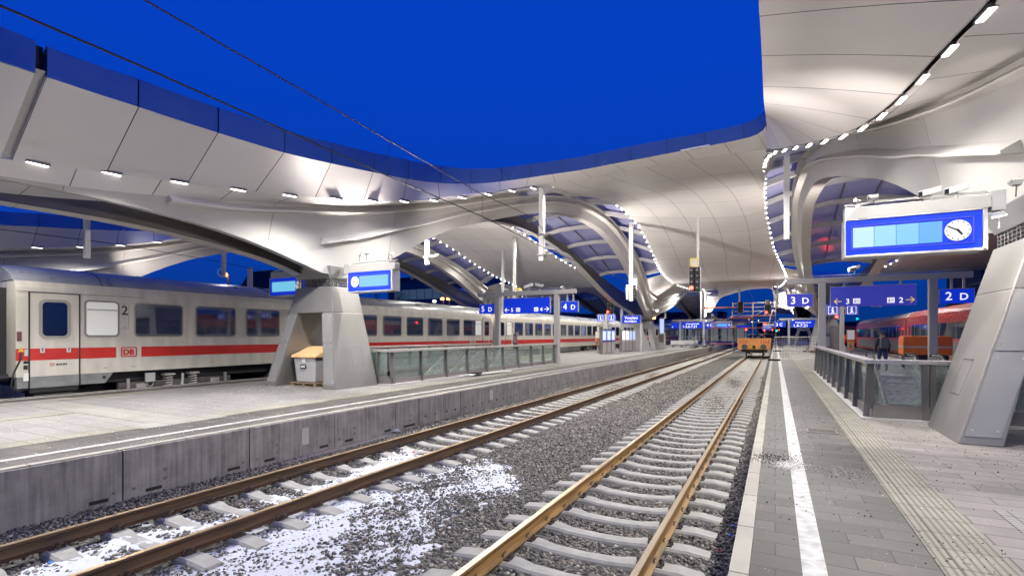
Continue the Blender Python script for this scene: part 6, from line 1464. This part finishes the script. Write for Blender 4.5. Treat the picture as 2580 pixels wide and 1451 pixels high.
# ------------------------------------------------------------------ people and the orange vehicle
def person(x, y, h, yaw, cols, label, stride=.12, pack=True):
    """one continuous skinned body; z0 = platform"""
    z0 = .556; k = h/1.78
    j = {'pelvis': (0, 0, .95), 'belly': (0, 0, 1.1), 'chest': (0, 0, 1.32), 'neck': (0, 0, 1.5), 'head0': (0, .01, 1.58), 'head1': (0, .02, 1.68), 'head2': (0, .01, 1.76),
         'shl': (-.19, 0, 1.42), 'ell': (-.25, -.02, 1.14), 'wrl': (-.24, .08, .90), 'hal': (-.24, .11, .82), 'shr': (.19, 0, 1.42), 'elr': (.25, -.03, 1.14), 'wrr': (.24, .05, .90), 'har': (.24, .07, .82),
         'hil': (-.10, 0, .90), 'knl': (-.11, stride, .50), 'anl': (-.11, stride*.6, .09), 'tol': (-.12, stride*.6+.17, .03), 'hir': (.10, 0, .90), 'knr': (.11, -stride*.3, .50), 'anr': (.11, -stride*1.3, .10), 'tor': (.12, -stride*1.3+.17, .03)}
    rad = {'pelvis': .15, 'belly': .145, 'chest': .17, 'neck': .06, 'head0': .075, 'head1': .10, 'head2': .07, 'shl': .085, 'ell': .06, 'wrl': .04, 'hal': .035, 'shr': .085, 'elr': .06, 'wrr': .04, 'har': .035,
           'hil': .105, 'knl': .07, 'anl': .05, 'tol': .04, 'hir': .105, 'knr': .07, 'anr': .05, 'tor': .04}
    ed = [('pelvis','belly'),('belly','chest'),('chest','neck'),('neck','head0'),('head0','head1'),('head1','head2'),('chest','shl'),('shl','ell'),('ell','wrl'),('wrl','hal'),('chest','shr'),('shr','elr'),('elr','wrr'),('wrr','har'),('pelvis','hil'),('hil','knl'),('knl','anl'),('anl','tol'),('pelvis','hir'),('hir','knr'),('knr','anr'),('anr','tor')]
    ks = list(j); me = bpy.data.meshes.new('person'); me.from_pydata([tuple(c*k for c in j[q]) for q in ks], [(ks.index(a), ks.index(b_)) for a, b_ in ed], []); o = bpy.data.objects.new('person', me); C.objects.link(o)
    sk = o.modifiers.new('skin', 'SKIN'); o.modifiers.new('sub', 'SUBSURF').levels = 2; o.modifiers['sub'].render_levels = 2; sk.use_smooth_shade = True
    for i, q in enumerate(ks): r_ = rad[q]*k; me.skin_vertices[0].data[i].radius = (r_, r_*(.72 if q in ('chest', 'belly', 'pelvis') else 1)); me.skin_vertices[0].data[i].use_root = (q == 'pelvis')
    m, t_, b = newmat('clothes'); g = t_.nodes.new('ShaderNodeTexCoord'); s_ = t_.nodes.new('ShaderNodeSeparateXYZ'); t_.links.new(g.outputs['Object'], s_.inputs[0])
    cr_ = t_.nodes.new('ShaderNodeValToRGB'); cr_.color_ramp.interpolation = 'CONSTANT'; e = cr_.color_ramp.elements
    sc_ = t_.nodes.new('ShaderNodeMath'); sc_.operation = 'DIVIDE'; sc_.inputs[1].default_value = 1.85*k; t_.links.new(s_.outputs['Z'], sc_.inputs[0]); t_.links.new(sc_.outputs[0], cr_.inputs[0])
    e[0].position = 0; e[0].color = (.02, .02, .02, 1); e[1].position = .06; e[1].color = (*cols[0], 1)
    for p, c_ in ((.50, cols[1]), (.815, (.45, .27, .2)), (.905, cols[2])): q = e.new(p); q.color = (*c_, 1)
    t_.links.new(cr_.outputs[0], b.inputs['Base Color']); b.inputs['Roughness'].default_value = .8; me.materials.append(m)
    o.location = (x, y, z0); o.rotation_euler = (0, 0, yaw); tag(o, label, 'person')
    for a_ in (-1, 1):      # fingers of each hand
        f = MB()
        for q in range(4): f.tube([(a_*.24*k+a_*.0, (.06+.02*q)*k, .80*k), (a_*.235*k, (.06+.022*q)*k, .74*k-.004*q), (a_*.225*k, (.07+.022*q)*k, .70*k)], [.009, .008, .006], 5)
        f.tube([(a_*.23*k, .13*k, .83*k), (a_*.22*k, .16*k, .79*k)], [.010, .008], 5)
        fo = f.build('fingers', mat('skin_tone', (.45, .27, .2), .6)); fo.parent = o
    f = MB().tube([(0, .10*k, 1.665*k), (0, .135*k, 1.645*k), (0, .11*k, 1.63*k)], [.012, .018, .012], 6); fo = f.build('nose', 'skin_tone'); fo.parent = o
    h_ = MB(); rows = [[(.105*k*math.cos(a)*math.cos(b2), -.005*k+.11*k*math.sin(a)*math.cos(b2), 1.69*k+.12*k*math.sin(b2)) for a in np.linspace(0, 6.283, 13)[:-1]] for b2 in np.linspace(.05, 1.5, 6)]; h_.grid(rows, wrap=True); ho = h_.build('cap', mat('cap_'+str(round(cols[2][2], 3)), cols[2], .8), smooth=60); ho.parent = o
    if pack:
        p_ = MB().box(-.17*k, .17*k, -.33*k, -.13*k, 1.02*k, 1.46*k).build('backpack', mat('pack', (.10, .10, .13), .7), bevel=.06); p_.parent = o
        q_ = MB(); [q_.tube([(a_*.10*k, -.15*k, 1.45*k), (a_*.12*k, .02*k, 1.50*k), (a_*.12*k, .14*k, 1.35*k), (a_*.13*k, .05*k, 1.08*k)], .018, 5) for a_ in (-1, 1)]; q_ = q_.build('straps', 'pack'); q_.parent = o
    return o
person(4.55, 29.6, 1.86, R(8), ((.02, .04, .12), (.018, .02, .03), (.02, .05, .08)), 'person in dark jacket and blue jeans with grey backpack walking away')
t = thing('service_vehicle', 'small orange platform vehicle with a grey band behind the escalator railings', 'vehicle', (6.2, 30.5, .55))
mat('hivis', (.72, .16, .03), .5, noise=.12); x0_, x1_ = 5.45, 7.3
MB().box(x0_, x1_, 30.2, 31.3, 1.32, 2.22).build('body', 'hivis', t, bevel=.05); MB().box(x0_-.003, x1_+.003, 30.19, 31.31, 1.66, 1.74).build('grey_band', 'steel_grey', t)
MB().box(x0_+.1, x1_-.1, 30.3, 31.2, .85, 1.31).build('chassis', mat('dark_blue', (.015, .02, .045), .4), t, bevel=.06)
for xx in (x0_+.35, x1_-.35):
    for yy in (30.35, 31.15): MB().tube([(xx, yy-.08, .82), (xx, yy+.08, .82)], .26, 18).build('wheel', 'rubber', t, smooth=30)

# ------------------------------------------------------------------ far background
mat('far_wall', (.10, .12, .15), .8, noise=.1); mat('far_dark', (.03, .035, .045), .8); mat('far_pale', (.30, .32, .36), .8); emis('far_window', (.25, .45, .8), .12, (.05, .06, .08)); mat('hill', (.015, .02, .03), .9)
def building(x0, x1, y, z1, label, wm='far_wall', wins=(), roof=None, depth=14):
    t = thing('building', label, 'building', ((x0+x1)/2, y, -.4)); MB().box(x0, x1, y, y+depth, -.42, z1).build('wall', wm, t)
    if roof: MB().prism([(x0-.5, z1), (x1+.5, z1), (x1-(x1-x0)*.25, z1+roof), (x0+(x1-x0)*.25, z1+roof)], 'y', y-.5, y+depth+.5).build('roof', 'far_dark', t)
    else: MB().box(x0-.3, x1+.3, y-.3, y+depth, z1, z1+.5).build('roof', 'far_dark', t)
    for wa, wb, za, zb in wins:
        f = MB().box(wa, wb, y-.06, y, za, zb).build('window', 'far_dark', t); n = max(1, int((wb-wa)/2.2)); m = MB()
        for k in range(n): a = wa+.12+(wb-wa-.12)*k/n; m.box(a, a+(wb-wa)/n-.18, y-.09, y-.061, za+.12, zb-.12)
        m.build('pane', 'far_window', f)
building(-84, -50, 96, 15.5, 'pale block with a long window band behind the arches left of the sign 5 D', 'far_wall', ((-82, -66, 10.6, 13.2), (-62, -52, 10.6, 13.2), (-82, -52, 6.2, 8.2)))
building(-102, -88, 70, 12, 'small pale house with a hipped roof left of the nearer departure board', 'far_pale', ((-99, -97.2, 8.6, 10.4), (-94, -92.2, 8.6, 10.4)), roof=3.6)
building(22, 60, 80, 13, 'dark long building behind the gantry at the right', 'far_dark', ((24, 58, 8.5, 10.6), (24, 58, 4.5, 6.5)))
building(30, 46, 110, 22, 'dark round-topped block behind the large lit board', 'far_dark', ((32, 44, 17, 19),))
building(-60, -14, 165, 9, 'low dark hall behind the far white coaches', 'far_dark', ((-56, -18, 3, 6),))
t = thing('concourse', 'brightly lit station concourse with blue signs behind the scaffold', 'building', (-20, 150, 0)); MB().box(-30, -6.5, 150, 162, 5.6, 6.6).build('roof', 'far_pale', t); MB().box(-30, -7, 151, 151.3, .5, 5.6).build('glass_front', emis('lit_glass', (.75, .85, .9), .13, (.1, .1, .1)), t)
m = MB(); [m.box(-30+1.3*k+.5*math.sin(k*2.7), -29.8+1.3*k+.5*math.sin(k*2.7)+.3*(k % 3 == 0), 150.6, 150.9, .5, 5.6) for k in range(18)]; m.build('mullions', 'far_dark', t)
m = MB(); [m.box(-26+4.2*k, -23.2+4.2*k, 149.4, 149.6, 4.0, 4.9) for k in range(5)]; m.build('sign_band', 'sign_blue_lit', t)
t = thing('train_shed', 'dark wall of the yard behind the scaffold', 'building', (5, 210, 0)); MB().box(-6, 60, 210, 220, -.4, 7).build('wall', 'far_dark', t)
struct('hill', MB().grid([[(-420+60*i, 330+70*j, -.4+(38+14*math.sin(i*1.3)+6*math.sin(i*3.1))*min(1, j*.6)*(1 if i < 5 else .45 if i == 5 else .06)) for i in range(15)] for j in range(4)]), 'hill')
def street_lamp(u, v, D, m_, label, s_=.35):
    x, y, z = at(u, v, D); t = thing('street_lamp', label, 'street lamp', (x, y, -.4)); MB().tube([(x, y+.3, -.4), (x, y+.3, z)], .12, 8).build('pole', 'steel_dark', t); MB().tube([(x, y+.3, z+.1), (x+.3, y, z+.1)], .09, 6).build('arm', 'steel_dark', t); MB().tube([(x-.1, y-.2, z), (x+s_, y-.2, z)], s_*.6, 10).build('lamp_head', m_, t)
street_lamp(568, 692, 60, 'warm_lamp', 'orange yard lamp in the blue gap above the train roof'); street_lamp(1113, 752, 90, 'warm_lamp', 'orange lamp on the left of the pair before the pale block'); street_lamp(1128, 752, 90, 'warm_lamp', 'orange lamp on the right of the pair before the pale block')
street_lamp(1093, 758, 95, 'lamp_soft', 'white lamp just left of the orange pair'); street_lamp(1150, 757, 95, 'warm_lamp', 'warm lamp right of the orange pair'); street_lamp(1643, 799, 130, 'warm_lamp', 'reddish yard lamp right of the second pylon', .6)
street_lamp(2139, 843, 105, 'lamp_soft', 'white yard lamp beyond the dark red train', .4); street_lamp(2155, 802, 140, 'green_lamp', 'greenish distant lamp above the dark red train', .3); street_lamp(1668, 802, 150, 'warm_lamp', 'warm light on the signal mast far right of the second pylon', .3)
# bare trees on the left behind the train
def tree(x, y, h, label):
    t = thing('bare_tree', label, 'tree', (x, y, -.4)); random.seed(int(x*7)); m = MB()
    def br(p, d, l, r, lv):
        q = (p[0]+d[0]*l, p[1]+d[1]*l, p[2]+d[2]*l); (trunk if lv == 0 else m).tube([p, q], [r, r*.6], 5)
        if lv < 4:
            for _ in range(3 if lv < 3 else 4):
                e = Vector(d)+Vector((random.uniform(-.6, .6), random.uniform(-.6, .6), random.uniform(-.1, .45))); e.normalize(); br(q, tuple(e), l*random.uniform(.55, .8), r*.55, lv+1)
    trunk = MB(); br((x, y, -.4), (0, 0, 1), h*.38, .22, 0); trunk.build('trunk', 'far_dark', t); m.build('crown', 'far_dark', t)
tree(-79, 58, 12, 'bare dark tree just left of the small pale house'); tree(-84, 52, 11, 'bare dark tree at the left of the blue gap'); tree(-75, 84, 13, 'bare dark tree behind the roof of the second coach')

# lettering becomes ordinary meshes
dg = bpy.context.evaluated_depsgraph_get(); dg.update()
for o in [x for x in bpy.data.objects if x.type == 'FONT']:
    me = bpy.data.meshes.new_from_object(o.evaluated_get(dg)); me.name = o.name
    n = bpy.data.objects.new(o.name + '_', me); C.objects.link(n)
    n.location = o.location; n.rotation_euler = o.rotation_euler; n.scale = o.scale; n.parent = o.parent; n.matrix_parent_inverse = o.matrix_parent_inverse.copy()
    nm = o.name.split('.')[0]; bpy.data.objects.remove(o); n.name = nm
